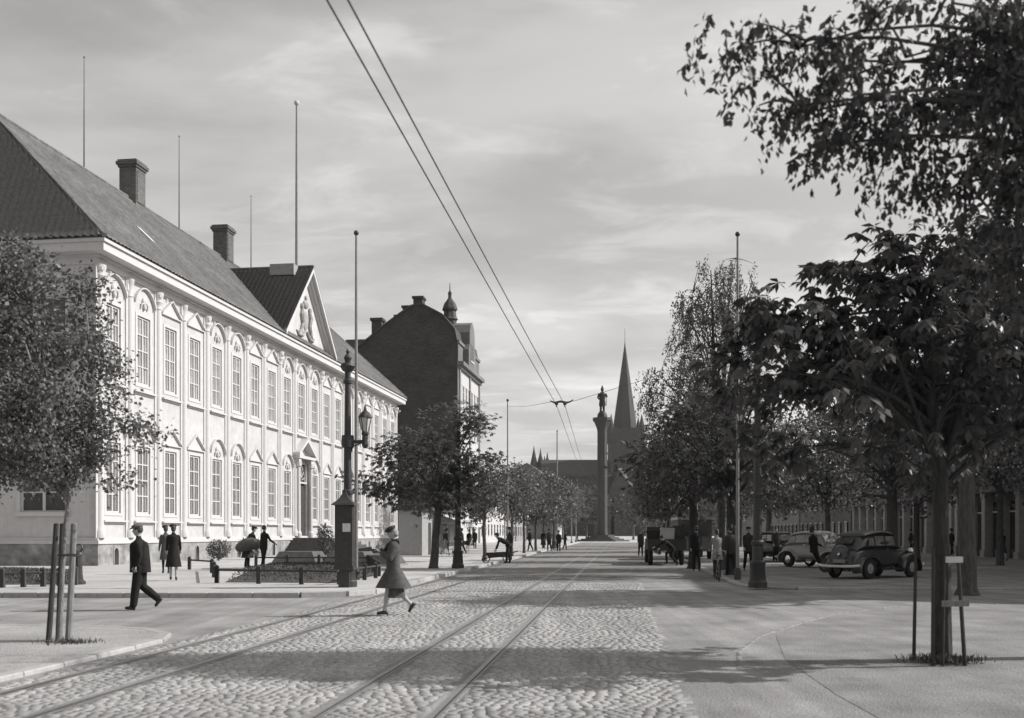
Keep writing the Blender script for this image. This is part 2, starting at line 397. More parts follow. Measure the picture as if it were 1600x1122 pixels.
kerbs(pavRN, [(2.75,12.4),(3.15,14.2),(3.9,16.2),(5.05,18.3),(6.4,20.5),(8.3,22.5),(12,23.9)], .004, .07, .12, dz=.002, km=m_flush)

# granite setts of the carriageway: the nearest 300 as parts, the others joined
setts_road = tag(sheet('roadway', [(XLN(2)+.35,2),(SETT_R(2),2),(SETT_R(34),34),(XLN(34)+.35,34)], -.006, m_joint), kind='structure')
rng = np.random.default_rng(3)
rails = [-1.70, -2.77, -5.3, -6.35]     # x at Y=0, slope .107
def sett_geo():
    cs = []
    y = road_y0
    while y < road_y1:
        pitch = .088*rng.uniform(.93, 1.07)
        x = -8.0+.107*y + rng.uniform(0, .2)
        x1 = SETT_R(y)
        while x < x1:
            w = rng.uniform(.095, .155); xc = x+w/2
            ok = xc > XLN(y)+.25
            px = 800+1600*xc/y
            if px < -300 or px > 1900: ok = False
            for r in rails:
                if abs(xc-(r+.107*y)) < w/2+.045: ok = False
            if ok: cs.append((xc, y, w-.008, pitch-.008))
            x += w
        y += pitch
    return np.array(cs)
cs = sett_geo()
# fill beside rails with narrow stones
def sett_mesh(cs):
    n = len(cs); q = rng.uniform
    a = cs[:,2]/2; b = cs[:,3]/2; i = .006
    rot = rng.normal(0, .03, n); zt = rng.normal(0, .0018, n); tx = rng.normal(0, .011, n); ty = rng.normal(0, .014, n)
    V = np.zeros((n, 8, 3))
    for k, (sx, sy) in enumerate([(-1,-1),(1,-1),(1,1),(-1,1)]):
        for lv in (0, 1):
            ex = a - (i if lv else 0); ey = b - (i if lv else 0)
            lx = sx*ex*(1+rng.normal(0,.03,n)); ly = sy*ey*(1+rng.normal(0,.03,n))
            V[:,k+4*lv,0] = lx*np.cos(rot)-ly*np.sin(rot); V[:,k+4*lv,1] = lx*np.sin(rot)+ly*np.cos(rot)
            V[:,k+4*lv,2] = (zt + tx*lx + ty*ly) if lv else -.012
    V[:,:,0] += cs[:,0][:,None]; V[:,:,1] += cs[:,1][:,None]
    base = np.array([(4,5,6,7),(0,1,5,4),(1,2,6,5),(2,3,7,6),(3,0,4,7)])
    Q = (base[None]+8*np.arange(n)[:,None,None]).reshape(-1,4)
    return V, Q
order = np.argsort(np.where((800+1600*cs[:,0]/cs[:,1] > 0) & (cs[:,1] > 9.0), cs[:,1], 999))
near = cs[order[:300]]; rest = cs[order[300:]]
Vr, Qr = sett_mesh(rest)
tag(link('paving_setts', mesh_np('paving_setts', Vr.reshape(-1,3), Qr, mats=[m_sett]), setts_road), kind='stuff')
variants = []
for w in (.095, .118, .14):
    v_, q_ = sett_mesh(np.array([(0, 0, w, .080)])); variants.append((w, mesh_np('paving_sett', v_.reshape(-1,3), q_, mats=[m_sett])))
for x, y, w, d in near:
    me = min(variants, key=lambda t: abs(t[0]-w))[1]
    link('paving_sett', me, setts_road, (x, y, 0), rng.normal(0, .02))

kerbs(setts_road, [(SETT_R(9)+.09,9),(SETT_R(33)+.09,33)], .0, .13, .2, dz=-.004, km=m_flush)
# tram rails
for i, r in enumerate(rails):
    b = MB(); y0, y1 = 2, 168
    def strip(o0, o1, z, m_):
        b.m(m_); k = 16; ys = [y0+(y1-y0)*j/k for j in range(k+1)]
        vs = []; 
        for y in ys: vs += [(r+o0+.107*y, y, z), (r+o1+.107*y, y, z)]
        b.add(vs, [(2*j, 2*j+1, 2*j+3, 2*j+2) for j in range(k)])
    strip(-.035, .025, .0055, m_steel); strip(.025, .05, .002, m_groove); strip(.05, .068, .0055, m_steel)
    strip(-.11, -.035, .001, m_gravel); strip(.068, .11, .001, m_gravel)
    tag(b.build('tram_rail'), kind='structure')

# row of gutter stones curving over the right-hand ground
gs = [(2.35,11.6),(2.6,12.6),(3.15,14.6),(3.9,16.5),(4.94,18.6),(6.25,20.8),(8.1,23.0),(9.6,24.6)]

# ------------------------------------------------------------------ palace
BAY = 2.895; NB = 19; PL = BAY*NB; TH = math.atan2(.99, .138)
pal = thing('palace', 'long white two-storey wooden palace with tall sash windows, half columns and dark tiled hip roof', 'palace', (-19.1, 47.1, 0), TH)
EZ = 14.9; PLZ = 1.18
# local frame: x along the street front, y into the building, front face at y = 0
wb = MB(); T_ = .35
bands = [(2.45, 6.15, 1), (8.9, 12.75, 1)]
zs = [PLZ, 2.55, 5.95, 9.0, 12.45, 14.35]
WW = 1.3                                 # opening width
door_bay = 9
def wall_between(z0, z1, holes):
    xs = 0
    for (a, b_) in holes:
        wb.box(xs, 0, z0, a, T_, z1); xs = b_
    wb.box(xs, 0, z0, PL, T_, z1)
c_ = [BAY*(i+.5) for i in range(NB)]
dh = (c_[door_bay]-1.05, c_[door_bay]+1.05)
wall_between(PLZ+.1, zs[1], [dh])
wall_between(zs[1], zs[2], [((c-WW/2, c+WW/2) if i != door_bay else dh) for i, c in enumerate(c_)])
wall_between(zs[2], 6.6, [dh])
wall_between(6.6, zs[3], [])
wall_between(zs[3], zs[4], [(c-WW/2, c+WW/2) for c in c_])
wall_between(zs[4], zs[5], [])
wb.build('wall', m_white, pal)
# end wall with one wide window per storey
DEP = 14.0
eb = MB()
ex0, ex1 = .0, .35
for z0, z1, hole in ((PLZ+.1, 2.6, 0), (2.6, 6.2, 1), (6.2, 9.2, 0), (9.2, 12.6, 1), (12.6, zs[5], 0)):
    if hole:
        ys = T_
        for a, b_ in ((1.5, 3.8), (5.8, 8.1), (10.1, 12.4)):
            eb.box(ex0, ys, z0, ex1, a, z1); ys = b_
        eb.box(ex0, ys, z0, ex1, DEP, z1)
    else: eb.box(ex0, T_, z0, ex1, DEP, z1)
eb.box(PL-.35, T_, PLZ+.1, PL, DEP, zs[5]); eb.box(.35, DEP-.3, PLZ+.1, PL-.35, DEP, zs[5])
eb.build('end_wall', m_shadewall, pal)
b = MB(); b.box(-.14, -.14, 0, PL+.14, DEP+.14, PLZ-.06); b.build('plinth', m_plinth, pal)
b = MB(); b.box(-.2, -.2, PLZ-.06, PL+.2, DEP+.2, PLZ+.1); b.box(-.12,-.12,PLZ+.1,PL+.12,DEP+.12,PLZ+.22); b.build('plinth_moulding', m_trim, pal)
b = MB()
b.box(-.08,-.08,14.0,PL+.08,DEP+.08,14.3); b.box(-.24,-.24,14.3,PL+.24,DEP+.24,14.42)
b.box(-.78,-.78,14.42,PL+.78,DEP+.78,14.8); b.box(-.88,-.88,14.8,PL+.88,DEP+.88,14.95)
b.build('cornice', m_trim, pal)
# half columns
def col_mesh(cap):
    b = MB(); r = .2
    prof = [(r*1.5,PLZ+.22),(r*1.5,PLZ+.5),(r*1.2,PLZ+.62),(r*1.05,PLZ+.8),(r,3.0),(r*.96,8.0),(r*.9,13.1),(r*1.1,13.15),(r*.92,13.25)]
    if cap: prof += [(r*.95,13.35),(r*1.35,13.5),(r*1.2,13.6),(r*1.5,13.8),(r*1.6,13.86),(r*1.6,14.0)]
    else: prof += [(r*.95,13.7),(r*1.25,13.8),(r*1.35,14.0)]
    b.lathe(prof, 12, a0=math.pi, a1=2*math.pi); b.box(-.36,-.06,PLZ+.22,.36,0,14.0)
    if cap:
        for s in (-1, 1): b.tube([(s*.33,-.32,13.62),(s*.4,-.36,13.7),(s*.36,-.34,13.78)], .06, 6)
    else: b.box(-.3,-.1,13.4,.3,-.06,14.0)
    me = b.mesh('half_column', m_trim, True); autosmooth(me); return me
cm = [col_mesh(0), col_mesh(1)]
for k in range(NB+1):
    o = link('half_column', cm[1 if k in (0,2,4,6,8,11,13,15,17,19) else 0], pal, (min(max(k*BAY, .2), PL-.2), 0, 0))
# windows: part > sub-parts (pane, sill, hood)
def hood_mesh(style):
    b = MB(); w = 1.1
    if style == 'tri':
        b.box(-w,-.12,.03,w,0,.09)
        for s in (-1,1):
            b.add([(s*w,-.17,.09),(s*w,0,.09),(0,0,.86),(0,-.17,.86),(s*w,-.17,.16),(s*w,0,.16),(0,0,.94),(0,-.17,.94)],
                  [(0,1,2,3),(4,7,6,5),(0,3,7,4),(1,5,6,2),(0,4,5,1)])
        b.add([(-w,-.03,.09),(w,-.03,.09),(0,-.03,.9)], [(0,1,2)])
    else:
        n = 12; prev = None; vs = []; fs = []
        for i in range(n+1):
            t = math.pi*i/n
            flare = .16*max(0, abs(math.cos(t))-.55)/.45
            rx, rz = .84+flare, .78
            x = -math.cos(t)*rx; z = .25+math.sin(t)*rz - flare*.5
            nx, nz = -math.cos(t), math.sin(t)
            vs += [(x,-.17,z),(x,0,z),(x+nx*.06,0,z+nz*.06),(x+nx*.06,-.17,z+nz*.06)]
        for i in range(n):
            a = 4*i
            for j in range(4): fs.append((a+j, a+(j+1)%4, a+4+(j+1)%4, a+4+j))
        fs += [(0,1,2,3),(4*n+3,4*n+2,4*n+1,4*n)]
        b.add(vs, fs)
        # carved shell and scrolls above the window
        b.ell((0,-.05,.42), (.2,.1,.2), 10, 6); b.tube([(-.34,-.05,.02),(-.3,-.08,.25),(-.12,-.1,.3)], .05, 6); b.tube([(.34,-.05,.02),(.3,-.08,.25),(.12,-.1,.3)], .05, 6)
        b.ell((0,-.08,.12), (.12,.09,.16), 8, 5)
    me = b.mesh('hood', m_trim); return me
hoods = {'tri': hood_mesh('tri'), 'arch': hood_mesh('arch')}
sill_b = MB(); sill_b.box(-1.08,-.2,0,1.08,0,.08); sill_b.box(-.95,-.06,-.1,.95,0,0)
sill_me = sill_b.mesh('sill', m_trim)
def win_mesh(h, w, extra=0):
    b = MB(); a = w/2; 
    # casing around the opening, sash and glazing bars
    b.box(-a-.17,-.03,-.12,-a,.0,h+.14); b.box(a,-.03,-.12,a+.17,0,h+.14); b.box(-a,-.03,h,a,0,h+.14); b.box(-a,-.03,-.12,a,0,0)
    b.box(-a,.05,0,-a+.13,.13,h); b.box(a-.13,.05,0,a,.13,h); b.box(-a+.13,.05,0,a-.13,.13,.11); b.box(-a+.13,.05,h-.1,a-.13,.13,h)
    b.box(-.045,.045,.11,.045,.13,h-.1)
    for k in range(1,4):
        z = .11+(h-.21)*k/4; b.box(-a+.13,.052,z-.03,-.045,.12,z+.03); b.box(.045,.052,z-.03,a-.13,.12,z+.03)
    for s in (-1,1): 
        xm = s*(a-.13+.045)/2
        for k in range(4):
            z0 = .11+(h-.21)*k/4+.03; b.box(xm-.012,.058,z0,xm+.012,.115,z0+(h-.21)/4-.06)
    return b.mesh('window', m_trim)
pw_, ph_ = (WW/2-.13-.045), None
def make_window(h, glassm):
    o = link('window', win_mesh(h, WW), pal)
    cell = (h-.21)/4
    b = MB(); b.box(-pw_/2, .0, -cell/2+.03, pw_/2, .012, cell/2-.03); pme = b.mesh('pane', glassm)
    for s in (-1, 1):
        for k in range(4):
            link('pane', pme, o, (s*(pw_/2+.045), .1, .11+cell*(k+.5)))
    link('sill', sill_me, o, (0,0,-.42))
    return o
proto = {0: make_window(3.36, m_glasslo), 1: make_window(3.4, m_glass)}
arched = {0,1,4,5,8,9,10,13,14,17,18}
for row, z in ((0, 2.57), (1, 9.03)):
    first = True
    for i in range(NB):
        if row == 0 and i == door_bay: continue
        if first: o = proto[row]; first = False
        else: o = copy_tree(proto[row], pal)
        for ch in [c for c in o.children if c.name.startswith('hood')]: bpy.data.objects.remove(ch)
        o.location = (c_[i], 0, z)
    for o in [c for c in pal.children if c.name.startswith('window') and abs(c.location.z-z) < .01]:
        i = int(o.location.x/BAY); st = 'arch' if i in arched else 'tri'
        link('hood', hoods[st], o, (0,0,(3.78 if st == 'arch' else 3.95) if row else (3.5 if st == 'arch' else 3.6)))
# panels: narrow boards between the storeys and under the cornice
b = MB()
for i in range(NB):
    for (z0, z1) in ((7.85, 7.9), (8.5, 8.54)): pass
    b.box(c_[i]-1.02, -.02, 1.5, c_[i]-.98, 0, 2.1); b.box(c_[i]+.98, -.02, 1.5, c_[i]+1.02, 0, 2.1)
b.build('panel_strips', m_trim, pal)
# cellar windows in the plinth
cb_ = MB(); cb_.m(m_plinth).box(-.27,-.03,-.05,-.2,.0,.8).box(.2,-.03,-.05,.27,0,.8).lathe([(.2,0),(.27,0)],8,a0=0,a1=math.pi)
o_ = len(cb_.v)
cb_ = MB(); cb_.m(m_stone)
n = 8
ring = [(-.27,0),( -.27,.6)]+[(-.27*math.cos(math.pi*k/n),.6+.27*math.sin(math.pi*k/n)) for k in range(1,n)]+[(.27,.6),(.27,0)]
inner = [(x*.72, z if z < .6 else .6+(z-.6)*.72) for x, z in ring]
vs = [(x,-.03,z) for x,z in ring]+[(x,-.03,z) for x,z in inner]+[(x,0,z) for x,z in ring]; nn = len(ring)
cb_.add(vs, [(i,i+1,nn+i+1,nn+i) for i in range(nn-1)]+[(i,2*nn+i,2*nn+i+1,i+1) for i in range(nn-1)])
cb_.m(m_glassdk).add([(x,-.01,z) for x,z in inner], [tuple(range(nn))])
cme = cb_.mesh('cellar_window')
for i in range(NB):
    if i != door_bay and not (8 <= i <= 10): link('cellar_window', cme, pal, (c_[i], -.142, .12))
# door with fanlight, columns and pediment
dx_ = c_[door_bay]
d = link('door', MB().box(-.93,.12,0,-.02,.2,3.9).box(.02,.12,0,.93,.2,3.9).box(-.8,.09,.3,-.15,.12,1.5).box(.15,.09,.3,.8,.12,1.5).box(-.8,.09,1.8,-.15,.12,3.6).box(.15,.09,1.8,.8,.12,3.6).mesh('door', m_wooddk), pal, (dx_, 0, 1.3))
link('door_handle', MB().tube([(.1,.06,1.75),(.1,.0,1.85),(.22,.0,1.85)],.02,6).mesh('door_handle', m_steel), d)
b = MB()
for s in (-1,1): b.lathe([(.24,1.28),(.24,1.6),(.17,1.75),(.15,6.3),(.24,6.4),(.24,6.7)],10,c=(dx_+s*1.3,-.25,0)); b.box(dx_+s*1.3-.25,-.4,6.7,dx_+s*1.3+.25,0,6.95)
b.box(dx_-1.7,-.5,6.95,dx_+1.7,-.002,7.15)
for s in (-1,1):
    b.add([(dx_+s*1.8,-.55,7.15),(dx_+s*1.8,-.003,7.15),(dx_,-.003,8.2),(dx_,-.55,8.2),(dx_+s*1.8,-.55,7.35),(dx_+s*1.8,-.003,7.35),(dx_,-.003,8.45),(dx_,-.55,8.45)],[(0,1,2,3),(4,7,6,5),(0,3,7,4),(1,5,6,2),(0,4,5,1)])
b.box(dx_-1.05,-.06,5.2,dx_+1.05,.1,5.32); b.box(dx_-1.05,-.03,5.32,dx_-.95,.2,6.6); b.box(dx_+.95,-.03,5.32,dx_+1.05,.2,6.6)
b.build('portal', m_trim, pal)
b = MB(); b.box(dx_-.94,.08,5.32,dx_+.94,.12,6.6); b.build('fanlight', m_glassdk, pal)
b = MB()
for k in range(7): 
    t = math.pi*(k+.5)/7; b.tube([(dx_+.25*math.cos(t),.05,5.4+.3*math.sin(t)),(dx_+.85*math.cos(t),.05,5.4+1.1*math.sin(t))],.03,5)
b.tube([(dx_-.85*math.cos(math.pi*k/10),.05,5.35+1.1*math.sin(math.pi*k/10)) for k in range(11)],.035,5)
b.build('fanlight_bars', m_trim, pal)
# end wall windows
def endwin(y0, y1, z0, z1):
    b = MB(); m_ = (y0+y1)/2
    b.box(-.05,y0-.18,z0-.15,0,y0,z1+.15); b.box(-.05,y1,z0-.15,0,y1+.18,z1+.15); b.box(-.05,y0,z1,0,y1,z1+.15); b.box(-.12,y0-.2,z0-.2,0,y1+.2,z0-.0)
    b.box(.06,y0,z0,.13,y0+.1,z1); b.box(.06,y1-.1,z0,.13,y1,z1); b.box(.06,m_-.07,z0,.13,m_+.07,z1)
    for k in range(5): z = z0+.04+(z1-z0-.08)*k/4; b.box(.062,y0+.1,z-.03,.12,m_-.07,z+.03); b.box(.062,m_+.07,z-.03,.12,y1-.1,z+.03)
    o = b.build('window', m_trim, pal)
    for k in range(4):
        a = z0+.04+(z1-z0-.08)*k/4+.03; c = a+(z1-z0-.08)/4-.06
        MB().box(.1,y0+.1,a,.112,m_-.07,c).build('pane', m_glassdk, o); MB().box(.1,m_+.07,a,.112,y1-.1,c).build('pane', m_glassdk, o)
for z0, z1 in ((2.6,6.2),(9.2,12.6)):
    for y0, y1 in ((1.5,3.8),(5.8,8.1)): endwin(y0, y1, z0, z1)
# roof slopes of pantiles
def tiles(name, E0, E1, T0, T1, tw, rowh, m_, parent, amp=.035, clampfn=None):
    """E0-E1 eave line, T0-T1 top line (may be shorter): columns run straight up the slope"""
    E0, E1, T0, T1 = map(Vector, (E0, E1, T0, T1)); u = (E1-E0).normalized(); up = (T0-E0); up = (up - u*up.dot(u)); Ls = up.length; up.normalize()
    nrm = u.cross(up).normalized()
    if nrm.z < 0: nrm = -nrm
    Lu = (E1-E0).length; a0 = (T0-E0).dot(u); a1 = (T1-E0).dot(u)
    per = 4; nu = int(Lu/tw)*per; nv = int(Ls/rowh)
    us = np.linspace(0, Lu, nu+1); ph = [.0, .55, 1., .45]
    hh = np.array([ph[i % 4] for i in range(nu+1)])*amp
    rows = []
    for j in range(nv):
        rows.append((j/nv, .0)); rows.append(((j+.999)/nv, -.03))
    V = np.zeros((len(rows), nu+1, 3)); rr = np.random.default_rng(5)
    jit = rr.normal(0, .006, (nv, nu+1))
    for r_, (v, off) in enumerate(rows):
        lo, hi = a0*v, Lu+(a1-Lu)*v
        uu = np.clip(us, lo, hi); 
        if r_ % 2 == 0: hz = hh+.03
        else: hz = hh
        hz = hz + jit[r_//2]
        P = np.array(E0)[None]+uu[:,None]*np.array(u)[None]+(v*Ls)*np.array(up)[None]+hz[:,None]*np.array(nrm)[None]
        V[r_] = P
    I = np.arange(len(rows)*(nu+1)).reshape(len(rows), nu+1)
    Q = np.stack([I[:-1,:-1], I[:-1,1:], I[1:,1:], I[1:,:-1]], -1).reshape(-1,4)
    o = link(name, mesh_np(name, V.reshape(-1,3), Q, mats=[m_]), parent); return tag(o, kind='stuff')
RY = 7.0; RZ = 22.4; HA = 2.2
roof = MB()
e = .9; A=[(-e,-e,EZ+.05),(PL+e,-e,EZ+.05),(PL+e,DEP+e,EZ+.05),(-e,DEP+e,EZ+.05),(HA,RY,RZ-.02),(PL-HA,RY,RZ-.02)]
roof.add(A, [(0,1,5,4),(1,2,5),(2,3,4,5),(3,0,4),(3,2,1,0)]); rf_o = roof.build('roof', m_tile, pal)
def near_tiles(): pass
off = .03
tiles('front_tiles', (-e,-e,EZ+.05+off), (PL+e,-e,EZ+.05+off), (HA,RY,RZ+off), (PL-HA,RY,RZ+off), .34, .42, m_tile, rf_o, .05)
tiles('hip_tiles', (-e,DEP+e,EZ+.05+off), (-e,-e,EZ+.05+off), (HA,RY,RZ+off), (HA,RY,RZ+off), .36, .42, m_hip, rf_o, .15)
b = MB()
def ridge(p, q, r=.14): b.tube([Vector(p)+Vector((0,0,.05)), Vector(q)+Vector((0,0,.05))], r, 8)
ridge((HA,RY,RZ),(PL-HA,RY,RZ)); ridge((-e,-e,EZ+.08),(HA,RY,RZ),.12); ridge((PL+e,-e,EZ+.08),(PL-HA,RY,RZ),.12); ridge((-e,DEP+e,EZ+.08),(HA,RY,RZ),.12)
b.build('ridge_tiles', m_tile, rf_o, True)
# front gable over the centre
gx = c_[door_bay]; gw = 5.5; gz0 = EZ+.05; gz1 = 20.5
yb = -e + (gz1-EZ)/(RZ-EZ)*(RY+e)+.3
b = MB(); b.add([(gx-gw+.3,-.3,gz0),(gx+gw-.3,-.3,gz0),(gx,-.3,gz1-.35),(gx-gw+.3,-.1,gz0),(gx+gw-.3,-.1,gz0),(gx,-.1,gz1-.35)],[(0,1,2),(5,4,3),(0,3,4,1)])
gab = b.build('gable', m_white, pal)
b = MB()
for s in (-1,1):
    for (o0, o1, y0) in ((0,.32,-.95),(-.25,0,-.7),(-.42,-.25,-.5)):
        sl = (gz1-gz0)/gw
        b.add([(gx+s*gw,y0,gz0+o0),(gx+s*gw,-.1,gz0+o0),(gx,-.1,gz1+o0),(gx,y0,gz1+o0),(gx+s*gw,y0,gz0+o1),(gx+s*gw,-.1,gz0+o1),(gx,-.1,gz1+o1),(gx,y0,gz1+o1)],[(0,1,2,3),(4,7,6,5),(0,3,7,4),(1,5,6,2),(0,4,5,1)])
b.build('raking_cornice', m_trim, gab)
b = MB()   # carved arms in the gable: shield, crown and scrolls
b.m(m_stone)
b.ell((gx,-.34,17.0),(.5,.08,.7),12,6); b.ell((gx,-.36,18.2),(.5,.14,.3),12,6); b.ell((gx,-.36,18.65),(.16,.1,.2),8,5)
for s in (-1,1):
    b.tube([(gx+s*.7,-.36,18.0),(gx+s*.95,-.38,17.3),(gx+s*.75,-.38,16.7),(gx+s*1.1,-.36,16.1),(gx+s*1.5,-.34,15.9)],[.1,.2,.16,.14,.08],7)
    b.tube([(gx+s*.2,-.36,16.2),(gx+s*.8,-.38,15.8),(gx+s*1.5,-.36,15.75),(gx+s*1.9,-.34,16.0)],[.1,.13,.1,.05],7)
    b.ell((gx+s*.85,-.38,17.9),(.2,.14,.22),8,5)
b.build('carved_arms', None, gab)
for s in (-1,1):
    E0, E1, T0, T1 = (gx+s*(gw+.1),-.95,gz0+.28), (gx+s*(gw+.1),yb+.5,gz0+.28), (gx,-.95,gz1+.36), (gx,yb+.5,gz1+.36)
    if s == 1: E0, E1, T0, T1 = E1, E0, T1, T0
    tiles('gable_tiles', E0, E1, T0, T1, .34, .4, m_tiledk, gab, .06)
b = MB(); b.tube([(gx,-.95,gz1+.42),(gx,yb+.4,gz1+.42)], .12, 8); b.build('gable_ridge', m_tile, gab)
MB().box(gx-1.0,.2,gz1-.35,gx-.0,2.0,gz1+.45).build('roof_hatch', m_stone, gab)
# chimneys on the ridge
def chimney(x):
    b = MB(); z = RZ
    b.box(x-.6,RY-.55,z-1.2,x+.6,RY+.55,z+1.95); b.box(x-.68,RY-.62,z+1.95,x+.68,RY+.62,z+2.1); b.box(x-.78,RY-.7,z+2.1,x+.78,RY+.7,z+2.3); b.box(x-.7,RY-.62,z+2.3,x+.7,RY+.62,z+2.42)
    b.box(x-.5,RY-.6,z-.2,x+.5,RY-.551,z+1.7)
    return b.build('chimney', m_chim, rf_o)
m_chim = brickmat('chimney_brick', .14, .1, .25, .08, .01, axis='w', bump=.4)
def ridge_t(px, D=32.6):   # local x on the ridge plane for a picture column
    q = (1023-px)/1600.0   # direction ratio relative to the vanishing point
    ox, oy = -19.1-.99*RY, 47.1+.138*RY
    a = (px-800)/1600.0
    return (a*oy-ox)/(.138-a*.99)
for px in (207, 349): chimney(ridge_t(px))
MB().box(-.3,-.05,0,.3,.05,.02).build  # (shape only)
# sky light: one pale plate lying on the front slope
t_ = ridge_t(270); 
sl = (RZ-EZ)/(RY+e)
xs_ = 20.0
b = MB(); yy = 2.1; zc = EZ+(yy+e)*sl+.16
b.box(-.22,-.6,-.03,.22,.6,.03, Matrix.Translation((8.6,yy,zc)) @ Matrix.Rotation(math.atan(sl),4,'X')); b.build('roof_light', m_paleb2, rf_o)
# lightning rods and the flag staff above the gable
for px, lab in ((134,'thin bare rod above the palace ridge, nearest the left edge'),(282,'thin bare rod on the ridge between the two palace chimneys'),(394,'thin bare rod on the ridge just left of the palace gable')):
    x = ridge_t(px); b = MB(); b.tube([(0,0,-.3),(0,0,6.5)], [.05,.02], 6); b.ell((0,0,6.5),(.05,.05,.05))
    w = Matrix.Translation((-19.1,47.1,0)) @ Matrix.Rotation(TH,4,'Z') @ Vector((x,RY+.1,RZ+.1))
    tag(b.build('lightning_rod', m_iron, loc=w), lab, 'lightning rod', 'rods along the palace ridge')
w = Matrix.Translation((-19.1,47.1,0)) @ Matrix.Rotation(TH,4,'Z') @ Vector((gx,.35,gz1))
fs = thing('flagpole', 'tall flagpole with white ball rising from the palace gable roof', 'flagpole', w)
MB().tube([(0,0,-.6),(0,0,6),(0,0,12.2)], [.11,.09,.06], 10).build('pole', m_ironlt, fs, True)
MB().ell((0,0,12.35),(.19,.19,.19),12,8).build('ball', m_trim, fs, True)
# stone stair before the door
st = thing('stone_stair', 'dark stepped stone stair climbing to the palace door', 'stair', (-19.1, 47.1, 0), TH)
for k in range(7):
    top = 1.27-.17*k; ex = .32*k
    MB().box(dx_-2.3-ex,-3.0-ex,.1,dx_+2.3+ex,-.2,top-.002*k).build('step', m_stonedk, st)

# ------------------------------------------------------------------ other buildings on the left
def lineL(t, y=0): return (-19.1+.138*t-.99*y, 47.1+.99*t+.138*y)
x0, y0 = lineL(86.9)
bb = thing('brick_building', 'tall dark brick building with blind gable wall, small spire and lit street front', 'building', (x0, y0, 0), TH)
prof = [(0,25.2),(0,.0)]
b = MB()
H1 = 24.3
# gable silhouette in the x=0 plane : (y inward, z)
sil = [(0,0),(0,26.4),(.3,27.9),(2,29.9),(4.8,31.4),(6.3,31.1),(9.8,28.7),(13.9,25.5),(17,23.2),(21,22.5),(21,0)]
n = len(sil)
b.add([(0,y,z) for y,z in sil]+[(16,y,z) for y,z in sil], [tuple(range(n)), tuple(reversed(range(n,2*n)))]+[(i,n+i,n+(i+1)%n,(i+1)%n) for i in range(n)])
b.build('wall', m_brickd, bb)
b = MB()
for i in range(1, n-2):
    (ya,za),(yb_,zb) = sil[i], sil[i+1]
    b.add([(-.2,ya,za+.02),(-.2,yb_,zb+.02),(16.2,yb_,zb+.02),(16.2,ya,za+.02),(-.2,ya,za+.28),(-.2,yb_,zb+.28),(16.2,yb_,zb+.28),(16.2,ya,za+.28)],[(0,1,2,3),(4,7,6,5),(0,4,5,1),(1,5,6,2),(2,6,7,3),(3,7,4,0)])
b.build('roof', m_roofdk, bb)
b = MB(); b.box(-.3,-.9,23.4,16.3,-.02,23.9); b.box(-.15,-.5,23.0,16.15,-.02,23.4); b.box(-.1,-.3,26.3,16.1,-.02,26.7); b.build('cornice', m_midb, bb)
b = MB(); b.box(.02,-.16,0,15.98,-.01,23.0); b.build('street_front', m_paleb2, bb)  # pale front beside the dark gable: sunlight put into its colour
b = MB(); b.box(.02,-.12,23.9,15.98,-.01,26.3); b.build('attic_front', m_midb, bb)
wm = MB(); wm.m(m_trim).box(-.6,-.1,-.12,.6,0,0).box(-.6,-.06,2.3,.6,0,2.45).m(m_glassdk).box(-.5,-.03,0,.5,0,2.3).m(m_trim).box(-.03,-.05,0,.03,-.03,2.3).box(-.5,-.05,1.5,.5,-.03,1.56); wme = wm.mesh('window')
for z in (6.2, 10.4, 14.6, 18.8):
    for k in range(7): link('window', wme, bb, (1.3+2.15*k, -.162, z))
MB().m(m_paleb).box(.2,-.35,0,.9,-.16,23).box(7.6,-.35,0,8.2,-.16,23).box(15.1,-.35,0,15.8,-.16,23).build('pilasters', None, bb)
# curved dormer gable over the front
b = MB(); pts = [(-2.6,0),(-2.6,2.2),(-1.9,3.0),(-1.9,4.6),(-1.2,5.7),(0,6.2),(1.2,5.7),(1.9,4.6),(1.9,3.0),(2.6,2.2),(2.6,0)]; n=len(pts)
b.add([(x+6,-.9,z+23.9) for x,z in pts]+[(x+6,1.8,z+23.9) for x,z in pts],[tuple(range(n)),tuple(reversed(range(n,2*n)))]+[(i,n+i,n+(i+1)%n,(i+1)%n) for i in range(n)])
b.build('dormer_gable', m_midb, bb)
MB().m(m_glassdk).box(4.9,-.95,24.8,5.7,-.9,27).box(6.3,-.95,24.8,7.1,-.9,27).m(m_trim).box(4.7,-1.0,24.6,7.3,-.9,24.8).build('dormer_window', None, bb)
b = MB()
for (y,z0,z1,w_) in ((5.6,30.2,32.6,.62),(7.3,29.8,31.4,.35),(8.4,29.2,30.2,.3)):
    b.box(1.5,y-w_,z0,3.0,y+w_,z1); b.box(1.3,y-w_-.15,z1,3.2,y+w_+.15,z1+.3)
b.build('chimneys', m_brickd, bb)
b = MB(); b.lathe([(1.0,26),(.92,30.4),(1.15,30.6),(.95,30.9),(.82,31.7),(1.05,31.9),(1.05,32.1),(.8,32.8),(.42,33.3),(.24,33.6),(.24,34.1),(.3,34.2),(.08,34.6),(.04,35.6)],8,c=(6.0,2.2,0)); b.build('roof_spire', m_roofdk, bb)
# lower wing behind with tall chimney
xw, yw = lineL(75, 6.5)
wg = thing('back_house', 'low dark roofed house behind the far end of the palace', 'house', (xw, yw, 0), TH)
